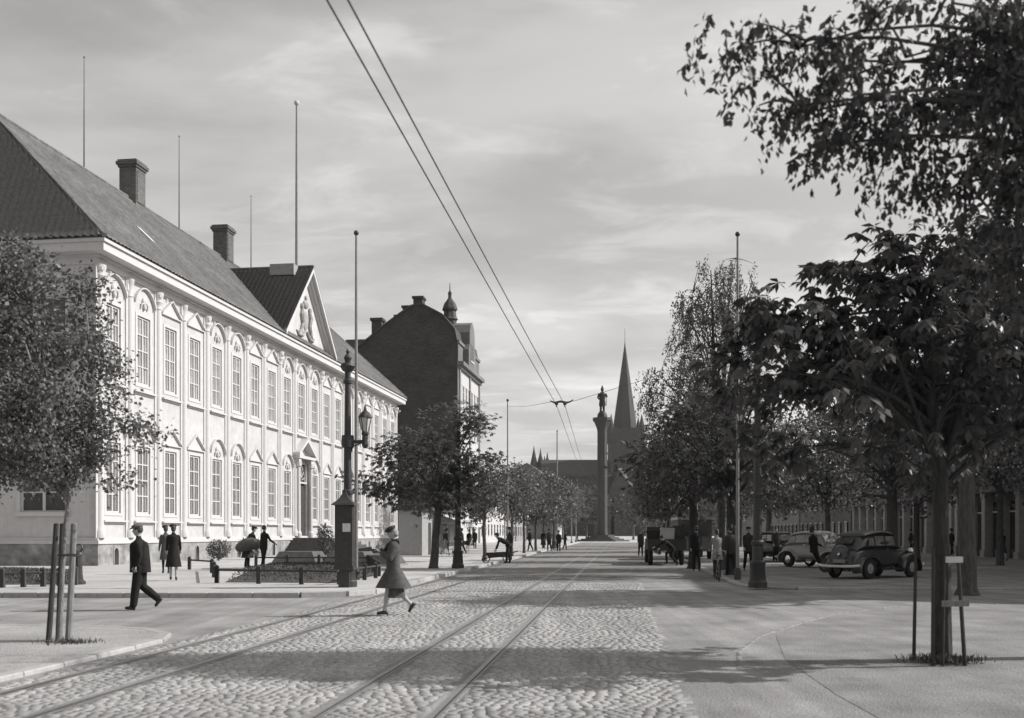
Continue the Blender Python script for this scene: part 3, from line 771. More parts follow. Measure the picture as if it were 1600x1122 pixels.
# placed clear behind the palace's far end
b = MB(); 
gx0, gy0 = lineL(103.5, 9.0); wg.location = (gx0, gy0, 0)
b.box(0,0,0,12,12.5,25.5); b.build('wall', m_brickd, wg)
b = MB(); b.add([(-.3,-.3,25.5),(12.3,-.3,25.5),(12.3,12.8,25.5),(-.3,12.8,25.5),(5.5,-.3,31.4),(5.5,12.8,31.4)],[(0,3,5,4),(1,4,5,2),(0,4,1),(2,5,3),(3,0,1,2)])
for k in range(14): b.box(-.4,-.2+k*.97,25.4,-.3,-.1+k*.97,25.6); b.build('roof', m_roofdk, wg)
b = MB(); b.box(-.2,5.6,22,1.4,7.1,33.0); b.box(-.4,5.4,33.0,1.6,7.3,33.4); b.build('chimney', m_brickd, wg)

# low kiosk with awning in front of the far end of the palace
kx, ky = -7.55, 68.0
kd = math.atan2(.994, .107)
kb = thing('market_kiosk', 'low plain grey kiosk with blank end wall beside the chestnut tree trunk', 'kiosk', (kx, ky, .12), kd)
MB().box(0,-1.6,0,16,0,3.0).build('wall', m_midkiosk if False else mat('kiosk_render', .30, .9, .1, 4), kb)
MB().box(-.25,-1.85,3.0,16.25,.25,3.2).box(-.1,-1.7,3.2,16.1,.1,3.35).build('roof', m_roofdk, kb)
MB().box(2.2,-1.63,0,3.1,-1.6,2.2).build('door', m_wooddk, kb)
for k in range(4): MB().m(m_trim).box(4.4+k*3,-1.66,.8,6.4+k*3,-1.6,2.3).m(m_glassdk).box(4.5+k*3,-1.68,.9,6.3+k*3,-1.66,2.2).build('window', None, kb)
b = MB(); b.add([(3.8,-1.62,2.9),(15.8,-1.62,2.9),(15.8,-3.6,2.2),(3.8,-3.6,2.2),(15.8,-3.6,1.95),(3.8,-3.6,1.95),(3.8,-1.62,2.96),(15.8,-1.62,2.96),(15.8,-3.62,2.26),(3.8,-3.62,2.26)],[(0,1,2,3),(3,2,4,5),(6,9,8,7)]); b.build('awning', m_awn, kb)
MB().tube([(3.9,-3.55,0),(3.9,-3.55,2.2)],.04,6).build('awning_post', m_iron, kb); MB().tube([(15.7,-3.55,0),(15.7,-3.55,2.2)],.04,6).build('awning_post', m_iron, kb)

def house(name, label, t0, t1, dep, h, rh, m_, rm, rows, nwin, side='L', y_off=0, cat='building', lit=None, hip=True, wh=1.7, chim=0):
    Lh = t1-t0
    if side == 'L': ox, oy = lineL(t0, y_off); o = thing(name, label, cat, (ox, oy, 0), TH); sg = 1
    else: ox, oy = 23.4+.108*t0+y_off, t0; o = thing(name, label, cat, (ox, oy, 0), math.atan2(.994,.108)); sg = -1
    def Y(v): return sg*v
    b = MB(); b.box(0,min(Y(0),Y(dep)),0,Lh,max(Y(0),Y(dep)),h); b.build('wall', m_, o)
    if lit: b = MB(); b.box(.02,min(Y(-.1),Y(-.003)),.0,Lh-.02,max(Y(-.1),Y(-.003)),h-.3); b.build('street_front', lit, o)  # front lighter than the walls: sun and shade put into the colours
    b = MB(); e_ = .5; hp = min(dep/2, 5) if hip else -.01
    P = [(-e_,Y(-e_),h),(Lh+e_,Y(-e_),h),(Lh+e_,Y(dep+e_),h),(-e_,Y(dep+e_),h),(hp,Y(dep/2),h+rh),(Lh-hp,Y(dep/2),h+rh)]
    b.add(P, [(0,1,5,4),(1,2,5),(2,3,4,5),(3,0,4),(3,2,1,0)]); b.build('roof', rm, o)
    b = MB(); b.box(-.3,min(Y(-.4),Y(-.11)),h-.5,Lh+.3,max(Y(-.4),Y(-.11)),h-.02); b.build('cornice', m_paleb, o)
    w_ = Lh/nwin
    wm = MB(); a = min(1.0, w_*.6)/2
    ya, yb2, yc = Y(-.16), Y(-.11), Y(-.2)
    def bx(x0,yy0,z0,x1,yy1,z1): wm.box(x0,min(yy0,yy1),z0,x1,max(yy0,yy1),z1)
    wm.m(m_glassdk); bx(-a,ya,0,a,yb2,wh); wm.m(m_trim); bx(-a-.1,yc,-.1,a+.1,yb2,0); bx(-.03,Y(-.18),0,.03,ya,wh); bx(-a,Y(-.18),wh*.65,a,ya,wh*.65+.05); bx(-a-.1,Y(-.18),wh,a+.1,yb2,wh+.12)
    me = wm.mesh('window')
    for z in rows:
        for k in range(nwin): link('window', me, o, (w_*(k+.5), 0, z))
    if chim:
        for k in range(chim):
            x = Lh*(k+.5)/chim; MB().box(x-.5,Y(dep/2)-.5,h+rh-1,x+.5,Y(dep/2)+.5,h+rh+1.2).build('chimney', m_brickd, o)
    return o
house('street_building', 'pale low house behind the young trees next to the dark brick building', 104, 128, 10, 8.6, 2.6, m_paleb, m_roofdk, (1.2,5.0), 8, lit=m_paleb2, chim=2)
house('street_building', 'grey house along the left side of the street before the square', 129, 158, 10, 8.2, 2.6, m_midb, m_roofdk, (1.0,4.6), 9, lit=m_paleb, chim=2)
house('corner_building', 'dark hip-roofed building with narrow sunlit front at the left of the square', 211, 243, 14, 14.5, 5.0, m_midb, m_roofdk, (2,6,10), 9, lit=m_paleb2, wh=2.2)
sh = thing('unseen_side_house', 'unseen house added across the side street to shade the palace end wall', 'house', (-16.5,14.5,0))
MB().box(-24,-30,0,0,0,12.5).build('wall', m_midb, sh)  # unseen house, added to keep sky light off the palace end wall
MB().add([(-24.5,-30.5,12.5),(.5,-30.5,12.5),(.5,.5,12.5),(-24.5,.5,12.5),(-12,-20,17.5),(-12,-10,17.5)],[(0,1,4),(1,2,5,4),(2,3,5),(3,0,4,5),(3,2,1,0)]).build('roof', m_roofdk, sh)
wm = MB(); wm.m(m_glassdk).box(-.5,0,0,.5,.06,2).m(m_trim).box(-.6,0,-.12,.6,.1,0).box(-.6,0,2,.6,.08,2.12); wme = wm.mesh('window')
for z in (1.5,5.2,9):
    for k in range(7): link('window', wme, sh, (-2-3.2*k, 0, z))
# buildings on the right side (in shade behind the trees)
rb = thing('corner_block', 'tall corner block standing outside the right edge of the view', 'building', (27.3,29.9,0))
foot = [(0,0),(12,-6.9),(26,-6.9),(26,17),(2.0,17.0)]
MB().prism(foot,0,15.6).build('wall', m_paleb, rb)
MB().prism([(-.3,-.1),(12,-7.2),(26.3,-7.2),(26.3,17.2),(1.7,17.2)],15.6,16).prism([(1.5,1),(12,-5),(24,-5),(24,9.5),(2.5,9.5)],16,16.6).build('roof', m_roofdk, rb)
wm = MB(); wm.m(m_glassdk).box(-.06,-.5,0,0,.5,2).m(m_trim).box(-.1,-.6,-.12,0,.6,0).box(-.1,-.6,2,0,.6,2.12); wme = wm.mesh('window')
for z in (5,9,13):
    for k in range(3): link('window', wme, rb, (.35+.4*k, 2+3.3*k, z), -.118)
m_pier = mat('pier_stucco', .36, .9, .15, 3, big=.2)
def arcade(name, label, t0, t1, h, rh, npier, wallm, pierm, win=None):
    Lh = t1-t0; ox = 23.4+.108*t0; o = thing(name, label, 'building', (ox, t0, 0), math.atan2(.994,.108))
    MB().box(0,-12,0,Lh,-.5,h).build('wall', wallm, o)
    MB().box(-.3,-.5,4.2,Lh+.3,.25,4.7).box(0,-.5,4.7,Lh,0,h).build('upper_wall', wallm, o)
    MB().add([(-.4,.4,h),(Lh+.4,.4,h),(Lh+.4,-12.4,h),(-.4,-12.4,h),(-.4,-6,h+rh),(Lh+.4,-6,h+rh)],[(0,1,5,4),(2,3,4,5),(1,2,5),(3,0,4),(3,2,1,0)]).build('roof', m_roofdk, o)
    w_ = Lh/npier; pm = MB().box(-.3,-.5,0,.3,.12,4.2).box(-.4,-.5,0,.4,.2,.5).box(-.38,-.5,3.9,.38,.18,4.2).mesh('pier', pierm)
    sm = MB().m(m_glassdk).box(-w_/2+.3,-.45,.6,w_/2-.3,-.4,3.6).m(m_wooddk).box(-w_/2+.3,-.49,.1,w_/2-.3,-.35,.6).m(m_trim).box(-w_/2+.3,-.42,2.9,w_/2-.3,-.36,3.0).box(-.04,-.42,.6,.04,-.36,3.6).mesh('shop_window')
    um = MB().m(m_glassdk).box(-.5,-.0,0,.5,.03,1.6).m(m_trim).box(-.6,0,-.1,.6,.08,0).box(-.6,0,1.6,.6,.06,1.7).box(-.03,.03,0,.03,.05,1.6).mesh('window')
    for k in range(npier+1): link('pier', pm, o, (min(max(w_*k,.31),Lh-.31),0,0))
    for k in range(npier): link('shop_window', sm, o, (w_*(k+.5),0,0)); link('window', um, o, (w_*(k+.5),0,5.4))
    return o
arcade('shop_building', 'pale arcaded shop building in shade at the right edge behind the staked tree', 49, 72, 8.4, 2.6, 8, m_midb, m_pier)
arcade('shop_building', 'shop building with light piers behind the parked cars', 72.5, 104, 8.0, 2.8, 10, m_midb, m_pier)
house('street_building', 'grey house with plain roof behind the light car', 105, 135, 10, 7.2, 2.8, m_midb, m_roofdk, (1.0,4.4), 9, 'R')
house('street_building', 'far grey house behind the dense trees on the right side of the street', 136, 165, 10, 7.4, 2.8, m_paleb, m_roofdk, (1.0,4.4), 9, 'R')
house('street_building', 'farthest house on the right, beyond the loaded truck', 230, 262, 12, 9.0, 3.5, m_midb, m_roofdk, (1.2,5.2), 9, 'R')

# ------------------------------------------------------------------ monument and cathedral
mx, my = 16.75, 190.0
mo = thing('monument', 'tall octagonal stone column carrying a bronze statue of a standing ruler in the square', 'monument', (mx, my, 0))
b = MB()
for k, (r_, z0, z1) in enumerate(((5.2,0,.25),(4.2,.25,.5),(3.3,.5,.8),(2.4,.8,1.2))): b.lathe([(r_,z0),(r_,z1)],8,rot=R(22.5))
b.build('steps', m_stonedk, mo)
MB().lathe([(1.15,1.2),(1.02,2.2),(.95,20.3),(.98,20.6),(1.15,21.2),(1.6,22.2),(1.85,22.4),(1.85,22.9)],8,rot=R(22.5)).build('column', m_monu, mo)
b = MB(); b.lathe([(.95,22.9),(.9,23.5),(.6,24.0),(.35,24.2)],10)
for s in (-1,1): b.tube([(s*.3,0,24.1),(s*.26,0,24.9),(s*.22,0,25.7)],[.2,.22,.28],8); 
b.tube([(0,0,25.1),(0,0,25.6),(0,0,26.4),(0,0,27.3),(0,0,27.7)],[.62,.6,.5,.66,.3],10)
b.tube([(-.6,0,27.4),(-.8,.1,26.7),(-.55,-.35,26.3)],[.2,.18,.14],7); b.tube([(.6,0,27.4),(.85,-.1,26.8),(.6,-.4,26.9)],[.2,.18,.14],7)
b.ell((0,0,28.05),(.28,.3,.36)); b.lathe([(.32,28.15),(.26,28.4),(.05,28.95)],8); b.tube([(.7,-.4,25.2),(.68,-.42,27.0)],.07,6)
b.build('statue', m_bronze, mo, True)

ct = thing('cathedral', 'distant grey cathedral with tall pointed spire rising behind the statue column', 'cathedral', (56, 500, 0))
s_ = 1600/500.0
def cx(px): return (px-979)/s_
def cz(py): return EYE+(832-py)/s_
b = MB(); b.box(cx(850),-2,0,cx(952),24,cz(722)-6); b.box(cx(1004),-2,0,cx(1140),24,cz(725)-6); b.box(cx(925),-14,0,cx(955),0,cz(780)); b.build('nave', m_cath, ct)
b = MB()
for (x0_,x1_) in ((cx(846),cx(956)),(cx(1000),cx(1145))):
    z0_, z1_ = cz(745), cz(716); b.add([(x0_,-3,z0_),(x1_,-3,z0_),(x1_,25,z0_),(x0_,25,z0_),(x0_,11,z1_),(x1_,11,z1_)],[(0,1,5,4),(2,3,4,5),(1,2,5),(3,0,4),(3,2,1,0)])
b.build('nave_roof', m_copper, ct)
b = MB(); b.box(cx(954),0,0,cx(1004),15.6,cz(668)); 
for px in (955, 1003): b.lathe([(1.3,cz(690)),(1.3,cz(664)),(.05,cz(646))],8,c=(cx(px),1,0)); b.lathe([(1.3,cz(690)),(1.3,cz(664)),(.05,cz(646))],8,c=(cx(px),15,0))
b.build('tower', m_cath, ct)
b = MB(); b.lathe([(6.1,cz(678)),(5.7,cz(655)),(.3,cz(535)),(.12,cz(528)),(.08,cz(508))],8,c=(0,8,0),rot=R(22.5)); b.build('spire', m_copper, ct)
b = MB()
for px, top in ((835,693),(845.5,697),(852,709),(856.5,703)):
    w_ = 4.2/2 if px != 852 else 1.2
    b.lathe([(w_,cz(760)),(w_,cz(726)),(.5,cz(top+9)),(.1,cz(top))],8,c=(cx(px),14,0))
b.box(cx(829),8,0,cx(860),22,cz(728)); b.build('choir_turrets', m_cath, ct)
b = MB(); zz=[(961,735),(966,734),(984,760),(982,763)]
b.add([(cx(x),-14.3,cz(y)) for x,y in zz]+[(cx(x),-12.8,cz(y)) for x,y in zz],[(3,2,1,0),(4,5,6,7),(0,1,5,4),(1,2,6,5),(2,3,7,6),(3,0,4,7)]); b.build('gable_coping', m_paleb2, ct)  # pale coping stands for a sunlit roof edge: light in its colour
b = MB(); b.box(cx(950),-14,0,cx(984),-.1,cz(765)); b.add([(cx(950),-14,cz(765)),(cx(984),-14,cz(765)),(cx(965),-14,cz(736)),(cx(950),-.1,cz(765)),(cx(984),-.1,cz(765)),(cx(965),-.1,cz(736))],[(0,1,2),(5,4,3),(1,4,5,2),(0,2,5,3)]); b.build('porch', m_cath, ct)
# ------------------------------------------------------------------ trees
def unit(v): return v/np.maximum(np.linalg.norm(v, axis=1, keepdims=True), 1e-9)
def leaf_quads(P, D, Nn, length, width, fold=.25):
    """pointed leaves: P base points, D direction, Nn side-ish vector; two folded halves as one quad each side"""
    n = len(P); D = unit(D); Sd = unit(np.cross(D, Nn)); U = np.cross(Sd, D)
    L_ = length[:,None]; w = width[:,None]
    a = P; c = P + D*L_; m = P + D*L_*.5
    l = m + Sd*w*.5 + U*w*fold; r = m - Sd*w*.5 + U*w*fold
    V = np.stack([a, r, c, l], 1)
    Q = (np.array([0,1,2,3])[None]+4*np.arange(n)[:,None])
    return V.reshape(-1,3), Q
def bez(p0, p1, p2, n):
    return [(p0*(1-t)**2 + p1*2*t*(1-t) + p2*t*t) for t in [i/n for i in range(n+1)]]

def tree(name, label, base, th, r0, blobs, nclus, lpc, leaf, seed=1, kind='small', group='street trees', lean=(0,0), nl=26, bark=None, lm=None, sig=.28, leader=.6, nleafobj=0, slen=(.35,1.5), hang=.3, gap=.42, cat='tree', holes=1.6):
    """blobs: (dx,dy,z,rx,ry,rz) ellipsoids relative to the foot; leaf: leaf length"""
    g = np.random.default_rng(seed); bark = bark or m_bark; lm = lm or m_leaf
    o = thing(name, label, cat, base, 0, group)
    bl = np.array(blobs, float); vol = bl[:,3]*bl[:,4]*bl[:,5]; pr = vol**.65/np.sum(vol**.65)
    # lumpy density field
    ph = g.uniform(0, 6.28, (5, 3)); fr = g.normal(0, holes, (5, 3))
    def dens(P):
        d = np.zeros(len(P))
        for k in range(5): d += np.sin(P@fr[k]+ph[k,0])
        return d/5
    pts = []
    while len(pts) < nclus:
        k = g.choice(len(bl), p=pr); u = g.normal(size=3); u /= np.linalg.norm(u); r_ = g.uniform(.25, 1.0)**.45
        r_ *= 1+.10*math.sin(3*u[0]+5*u[2]+seed)+.07*g.normal()
        p = bl[k,:3]+u*r_*bl[k,3:]
        if dens(p[None])[0] > -gap+g.uniform(-.15,.15) and p[2] > .9: pts.append(p)
    C = np.array(pts)
    # trunk
    cz_ = float(np.average(bl[:,2], weights=vol)); topz = max(b[2]+b[5]*.75 for b in blobs)
    cx_ = float(np.average(bl[:,0], weights=vol)); cy_ = float(np.average(bl[:,1], weights=vol))
    ld = th+(topz-th)*leader
    tp = [Vector((0,0,-.05)), Vector((lean[0]*.02,lean[1]*.02,.12))]
    for t in (.25,.5,.75,1): tp.append(Vector((lean[0]*t+g.normal()*.02, lean[1]*t+g.normal()*.02, th*t)))
    for t in (.33,.66,1): tp.append(Vector((lean[0]+(cx_-lean[0])*t*.8+g.normal()*.08, lean[1]+(cy_-lean[1])*t*.8+g.normal()*.08, th+(ld-th)*t)))
    rr = [r0*1.5, r0*1.15, r0, r0*.93, r0*.88, r0*.85, r0*.6, r0*.4, r0*.12]
    tb = MB(); tb.tube(tp, rr, 10)
    tb.build('trunk', bark, o, True)
    # limbs
    lb = MB(); ends = []
    order_ = g.permutation(len(C)); lims = []
    for i in range(nl):
        tgt = C[order_[i % len(C)]]; tt = g.uniform(0, .95)
        if i < nl*.4: tt = g.uniform(0,.3)
        h = th*.92+(ld-th*.92)*tt; k = 0
        zz = [p.z for p in tp]
        j = max(q for q in range(len(zz)) if zz[q] <= h+1e-6); j = min(j, len(tp)-2)
        f_ = (h-zz[j])/max(1e-6, zz[j+1]-zz[j]); p0 = tp[j].lerp(tp[j+1], f_)
        p2 = Vector(tgt); mid = p0.lerp(p2, .5) + Vector((g.normal()*.1, g.normal()*.1, .18*(p2-p0).length*(1 if kind != 'weep' else 1.6)))
        ra = max(.016, rr[j]*.36)*(1-.35*tt)
        pl = bez(p0, mid, p2, 7); lb.tube(pl, [ra*(1-t)+.008 for t in [q/7*.96 for q in range(8)]], 6, caps=False)
        lims.append(pl)
    allp = np.array([tuple(p) for pl in lims for p in pl[3:]])
    # twigs: each cluster to its nearest limb point
    ntw = min(len(C), nl*7)
    for i in range(ntw):
        c = C[order_[i]]; d = np.linalg.norm(allp-c, axis=1); q = allp[np.argmin(d)]
        if .08 < d.min() < 2.2:
            a, b_ = Vector(q), Vector(c); lb.tube(bez(a, a.lerp(b_,.5)+Vector((0,0,.08)), b_, 3), [.018*max(.6,r0/.12),.014,.01,.006], 4, caps=False)
    lb.build('limbs', bark, o, True)
    # leaves
    n = len(C)*lpc; ci = np.repeat(np.arange(len(C)), lpc)
    ctr = np.array([cx_, cy_, cz_])
    if kind == 'weep':
        # strands hanging from the cluster points
        ls = g.uniform(*slen, len(C)); t = np.tile(np.linspace(0, 1, lpc), len(C))
        out = unit(C-ctr); out[:,2] = 0
        P = C[ci] + out[ci]*(.35*min(1,slen[1])*np.sqrt(t))[:,None]*g.uniform(.5,1.3,(len(C),1))[ci]
        P[:,2] -= t**1.3*ls[ci]; P += g.normal(0, .05*min(1,slen[1]*1.6), (n,3))
        D = g.normal(0, .55, (n,3)); D[:,2] -= .9
        Nn = g.normal(size=(n,3)); ln = leaf*g.uniform(.6,1.25,n)
        V, Q = leaf_quads(P, D, Nn, ln, ln*.5)
    elif kind == 'palm':
        P = C[ci] + g.normal(0, sig, (n,3))*np.array([1,1,.7])
        out = unit(P-ctr)
        V_, Q_ = [], []; 
        st = P; ax = unit(out*.7+g.normal(0,.5,(n,3))+np.array([0,0,-.1]))
        allV = []; sc = g.uniform(.65,1.2,n)
        s1 = unit(np.cross(ax, g.normal(size=(n,3))))
        for a in (-2.0,-1.1,-.4,.4,1.1,2.0)[:6]:
            side = np.cross(ax, np.array([0,0,1.])[None]+s1*.3); side = unit(side)
            D = ax*math.cos(a) + side*math.sin(a); D[:,2] -= .55+.5*hang; D = unit(D)
            ln = leaf*sc*(1.0 if abs(a) < 1.3 else .7)
            v, q = leaf_quads(st, D, np.array([0,0,1.])[None]+g.normal(0,.15,(n,3)), ln, ln*.40, .18)
            allV.append(v)
        V = np.concatenate(allV); Q = np.arange(len(V)).reshape(-1,4)
    else:
        P = C[ci] + g.normal(0, sig, (n,3))*np.array([1,1,.75])
        out = unit(P-ctr); D = out*.5+g.normal(0,.7,(n,3)); D[:,2] -= hang
        ln = leaf*g.uniform(.6,1.3,n); V, Q = leaf_quads(P, D, g.normal(size=(n,3))+np.array([0,0,1.2]), ln, ln*.75)
    cr = link('crown', mesh_np('crown', V, Q, mats=[lm]), o); tag(cr, kind='stuff')
    if nleafobj:
        # single large leaves on the side one can see
        me = palmleaf_mesh(leaf*1.05, lm)
        cand = C[np.argsort(C[:,1]-.5*np.abs(C[:,0])-.35*C[:,2])[:nleafobj]]
        for c in cand:
            p = c+g.normal(0, sig*.7, 3); q = link('leaf', me, o, tuple(p)); q.rotation_euler = (g.normal(0,.35), g.normal(0,.35), g.uniform(0,6.28)); s__ = g.uniform(.75,1.15); q.scale = (s__,)*3
    return o
def palmleaf_mesh(l_, m_):
    A = (-2.2,-1.3,-.45,.45,1.3,2.2); n = len(A); P = np.zeros((n,3)); D = np.array([(math.cos(a),math.sin(a),-.75) for a in A]); ln = np.array([l_*(1 if abs(a)<1.5 else .72) for a in A])
    V, Q = leaf_quads(P, D, np.tile([0,0,1.],(n,1)), ln, ln*.4, .18)
    return mesh_np('leaf', V, Q, mats=[m_])

def at(px, py, z=0.0, Y=None):
    if Y is None: x, y = G(px, py, z)
    else: x, y = PX(px, Y), Y
    return (x, y, z)
# near left, staked linden
tree('linden_tree', 'small-leaved young tree tied to three stakes at the left edge', (PX(93,15.0),15.0,.05), 2.15, .036,
     [(-.42,0,3.8,1.15,1.3,1.3),(-.4,0,4.85,.9,1.0,1.0),(-1.3,.3,3.6,1.2,1.2,1.4),(.1,-.1,3.2,.75,.8,.75),(1.2,0,3.05,.28,.2,.2),(.95,0,2.35,.25,.2,.13),(.55,0,4.0,.4,.4,.5),(-.3,0,2.75,.9,.9,.55)], 400, 74, .064, seed=11, sig=.14, lean=(.12,0), nl=34, gap=.25, leader=.85, holes=2.6, bark=m_barklt, group='lindens of the avenue')
# near right chestnut with guard
tree('chestnut_tree', 'dark chestnut tree with drooping leaves inside the wooden guard at right', (5.5,13.1,.016), 2.35, .105,
     [(-.75,0,3.3,2.45,2.0,1.15),(-.3,0,4.3,1.9,1.8,.95),(-.9,.2,4.5,.85,.8,.95),(.9,.3,4.0,1.9,1.8,1.5),(-2.1,-.1,3.9,.95,1.0,.8),(-1.5,0,5.2,.26,.3,.42),(-2.2,0,4.95,.2,.25,.4),(-.75,0,5.25,.2,.25,.4),(-2.3,0,4.4,.5,.5,.4),(1.2,.3,5.2,1.3,1.3,1.0),(-.2,0,5.35,.35,.4,.35)], 235, 7, .20, seed=5, kind='palm', lm=m_leafd, sig=.15, nl=40, gap=.1, nleafobj=160, bark=m_barkdk, hang=.6, leader=.75, group='chestnuts on the right side', holes=2.2)
tree('chestnut_tree', 'second dark chestnut standing in the shade just behind the guarded one', (12.0,27.0,.06), 4.0, .22,
     [(0,0,6.3,3.4,3.2,2.0),(1.8,0,8.0,3.0,3.0,2.4),(-1.2,.5,5.6,2.2,2.4,1.5)], 330, 10, .3, seed=8, kind='palm', lm=m_leafd, sig=.4, nl=40, gap=.5, group='chestnuts on the right side')
# overhanging tree whose trunk is outside the frame
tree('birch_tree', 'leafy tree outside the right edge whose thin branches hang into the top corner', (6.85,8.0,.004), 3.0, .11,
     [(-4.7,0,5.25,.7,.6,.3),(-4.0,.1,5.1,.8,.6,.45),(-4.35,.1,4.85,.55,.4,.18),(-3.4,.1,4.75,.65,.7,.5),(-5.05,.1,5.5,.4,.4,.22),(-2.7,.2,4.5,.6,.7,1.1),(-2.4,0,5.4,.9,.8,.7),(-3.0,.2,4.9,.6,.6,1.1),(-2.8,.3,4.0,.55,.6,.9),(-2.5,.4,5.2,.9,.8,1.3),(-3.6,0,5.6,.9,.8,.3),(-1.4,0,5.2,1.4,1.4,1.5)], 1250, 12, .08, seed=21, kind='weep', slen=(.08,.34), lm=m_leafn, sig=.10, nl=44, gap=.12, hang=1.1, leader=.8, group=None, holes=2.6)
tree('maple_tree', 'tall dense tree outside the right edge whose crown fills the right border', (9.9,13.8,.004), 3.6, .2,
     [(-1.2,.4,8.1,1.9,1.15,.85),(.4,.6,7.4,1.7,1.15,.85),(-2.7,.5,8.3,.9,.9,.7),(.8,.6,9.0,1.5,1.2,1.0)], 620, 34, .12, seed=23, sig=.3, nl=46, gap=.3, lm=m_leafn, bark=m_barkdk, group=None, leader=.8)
# weeping birch in the middle distance
tree('weeping_birch', 'tall feathery weeping birch rising behind the right-hand street trees', (8.9,43.5,.06), 3.2, .17,
     [(-.4,0,7.0,2.6,2.4,3.2),(-.3,0,9.6,2.0,2.0,2.6),(.6,0,11.4,1.3,1.3,2.0),(-1.1,0,11.9,.8,.8,1.8),(-1.9,0,8.0,1.5,1.6,2.4)], 820, 34, .11, seed=31, kind='weep', lm=m_leafb, nl=70, gap=.05, leader=.95, group=None, holes=1.4)
# row along the right kerb
rowR = [('tree with thick dark trunk nearest behind the right lamp post', 8.25,38.5,3.0,.20,3.1,7.6,41),
        ('leafy tree behind the bicycle, second of the right kerb row', 8.2,46.5,2.9,.19,2.9,7.2,42),
        ('tree beside the loaded truck on the right kerb', 10.2,57.5,2.8,.18,2.9,9.0,43),
        ('mid-distance tree of the right kerb row beyond the truck', 11.5,70,2.8,.17,2.8,9.4,44),
        ('far tree of the right kerb row, beside the walking man', 12.9,84,2.8,.17,2.8,9.6,45),
        ('very far tree of the right kerb row close to the spire', 15.2,102,2.8,.17,3.0,9.6,46),
        ('farthest tree of the right kerb row before the square', 18.4,124,3.0,.18,3.2,9.6,47)]
for lab, x, y, th, r0, rad, top, sd in rowR:
    h = (top-2.4)/2
    tree('chestnut_tree', lab, (x,y,.06), th, r0, [(0,0,2.5+h,rad,rad*.9,h),(-rad*.45,0,2.5+h*.8,rad*.65,rad*.7,h*.7),(rad*.3,0,2.6+h*1.3,rad*.7,rad*.7,h*.75)], 165, 9 if y < 60 else 7, .25 if y < 60 else .34, seed=sd, kind='palm', lm=m_leafr, bark=m_barkdk, sig=.33, nl=30, gap=.25, group='trees of the right kerb row')
# second row, behind the cars
rowR2 = [('broad tree with thick trunk behind the dark car', 16.9,45.5,3.3,.26,4.0,9.0,51),
         ('thin trunked tree behind the light car', 17.6,57,3.0,.17,3.8,8.6,52),
         ('slender tree behind the men left of the light car', 17.6,70,3.0,.16,3.8,8.8,53),
         ('tree in front of the shop piers at the right edge', 23.6,49.5,3.6,.16,4.0,9.4,54),
         ('dense tree of the rear row above the shop roofs', 24.5,62,3.4,.2,4.4,9.6,55),
         ('distant tree of the rear row between the grey houses', 22.0,88,3.4,.2,4.0,9.6,56),
         ('farthest tree of the rear row on the right', 25.0,112,3.4,.2,4.2,10.0,57),
         ('leafy tree in front of the arcade near the right border', 20.3,38.5,3.6,.2,3.8,9.6,58)]
for lab, x, y, th, r0, rad, top, sd in rowR2:
    h = (top-th*.95)/2; zb = th*.9
    tree('linden_tree', lab, (x,y,.06), th, r0, [(0,0,zb+h,rad,rad*.9,h),(rad*.4,0,zb+h*.8,rad*.65,rad*.7,h*.7),(-rad*.3,0,zb+h*1.3,rad*.7,rad*.7,h*.75)] , 400, 18, .19 if y < 60 else .24, seed=sd, sig=.34, nl=30, gap=.45, group='trees of the rear row on the right')
# left row
tree('chestnut_tree', 'broad chestnut with leaning trunk between the palace and the kiosk', (-3.35,43.7,.12), 2.7, .17,
     [(-.3,0,4.3,2.9,2.5,1.9),(.6,0,5.6,1.8,1.8,1.6),(-1.5,0,4.0,1.9,1.8,1.5),(1.7,0,5.0,1.5,1.4,1.7),(.2,0,3.2,2.4,2.2,1.1)], 220, 9, .23, seed=61, kind='palm', sig=.3, nl=36, gap=.2, lean=(.25,0), group='trees of the left pavement', lm=m_leafr)
rowL = [('young tree right behind the wheelbarrow', -1.45,54.4,2.4,.1,1.75,5.6,62),
        ('young tree, second beyond the wheelbarrow on the left pavement', .0,66,2.4,.1,1.8,5.9,63),
        ('young tree, third along the left pavement, beside the walking man', .9,76,2.4,.1,2.0,6.2,64),
        ('young tree standing next to the group of people', 2.0,86,2.4,.11,2.1,6.6,65),
        ('young tree behind the far lamp post on the left', 3.1,100,2.4,.12,2.4,7.4,66),
        ('last but one tree of the left row before the square', 5.0,118,2.6,.12,2.6,7.6,67),
        ('last tree of the left row before the square', 7.2,140,2.8,.13,2.8,8.0,68),
        ('tree behind the kiosk awning on the left', -7.0,98,2.8,.14,2.8,8.0,69),
        ('second tree in the inner left row, behind the seated people', -4.6,122,2.8,.14,3.0,8.0,70)]
for lab, x, y, th, r0, rad, top, sd in rowL:
    h = (top-2.1)/2
    tree('linden_tree', lab, (x,y,.12), th, r0, [(0,0,2.2+h,rad,rad*.95,h),(rad*.2,0,2.2+h*1.3,rad*.7,rad*.7,h*.7),(-rad*.25,0,2.2+h*.8,rad*.7,rad*.7,h*.7)], 200, 15, .15 if y < 80 else .24, seed=sd, sig=.24, nl=24, gap=.45, group='trees of the left pavement', lm=m_leaf)
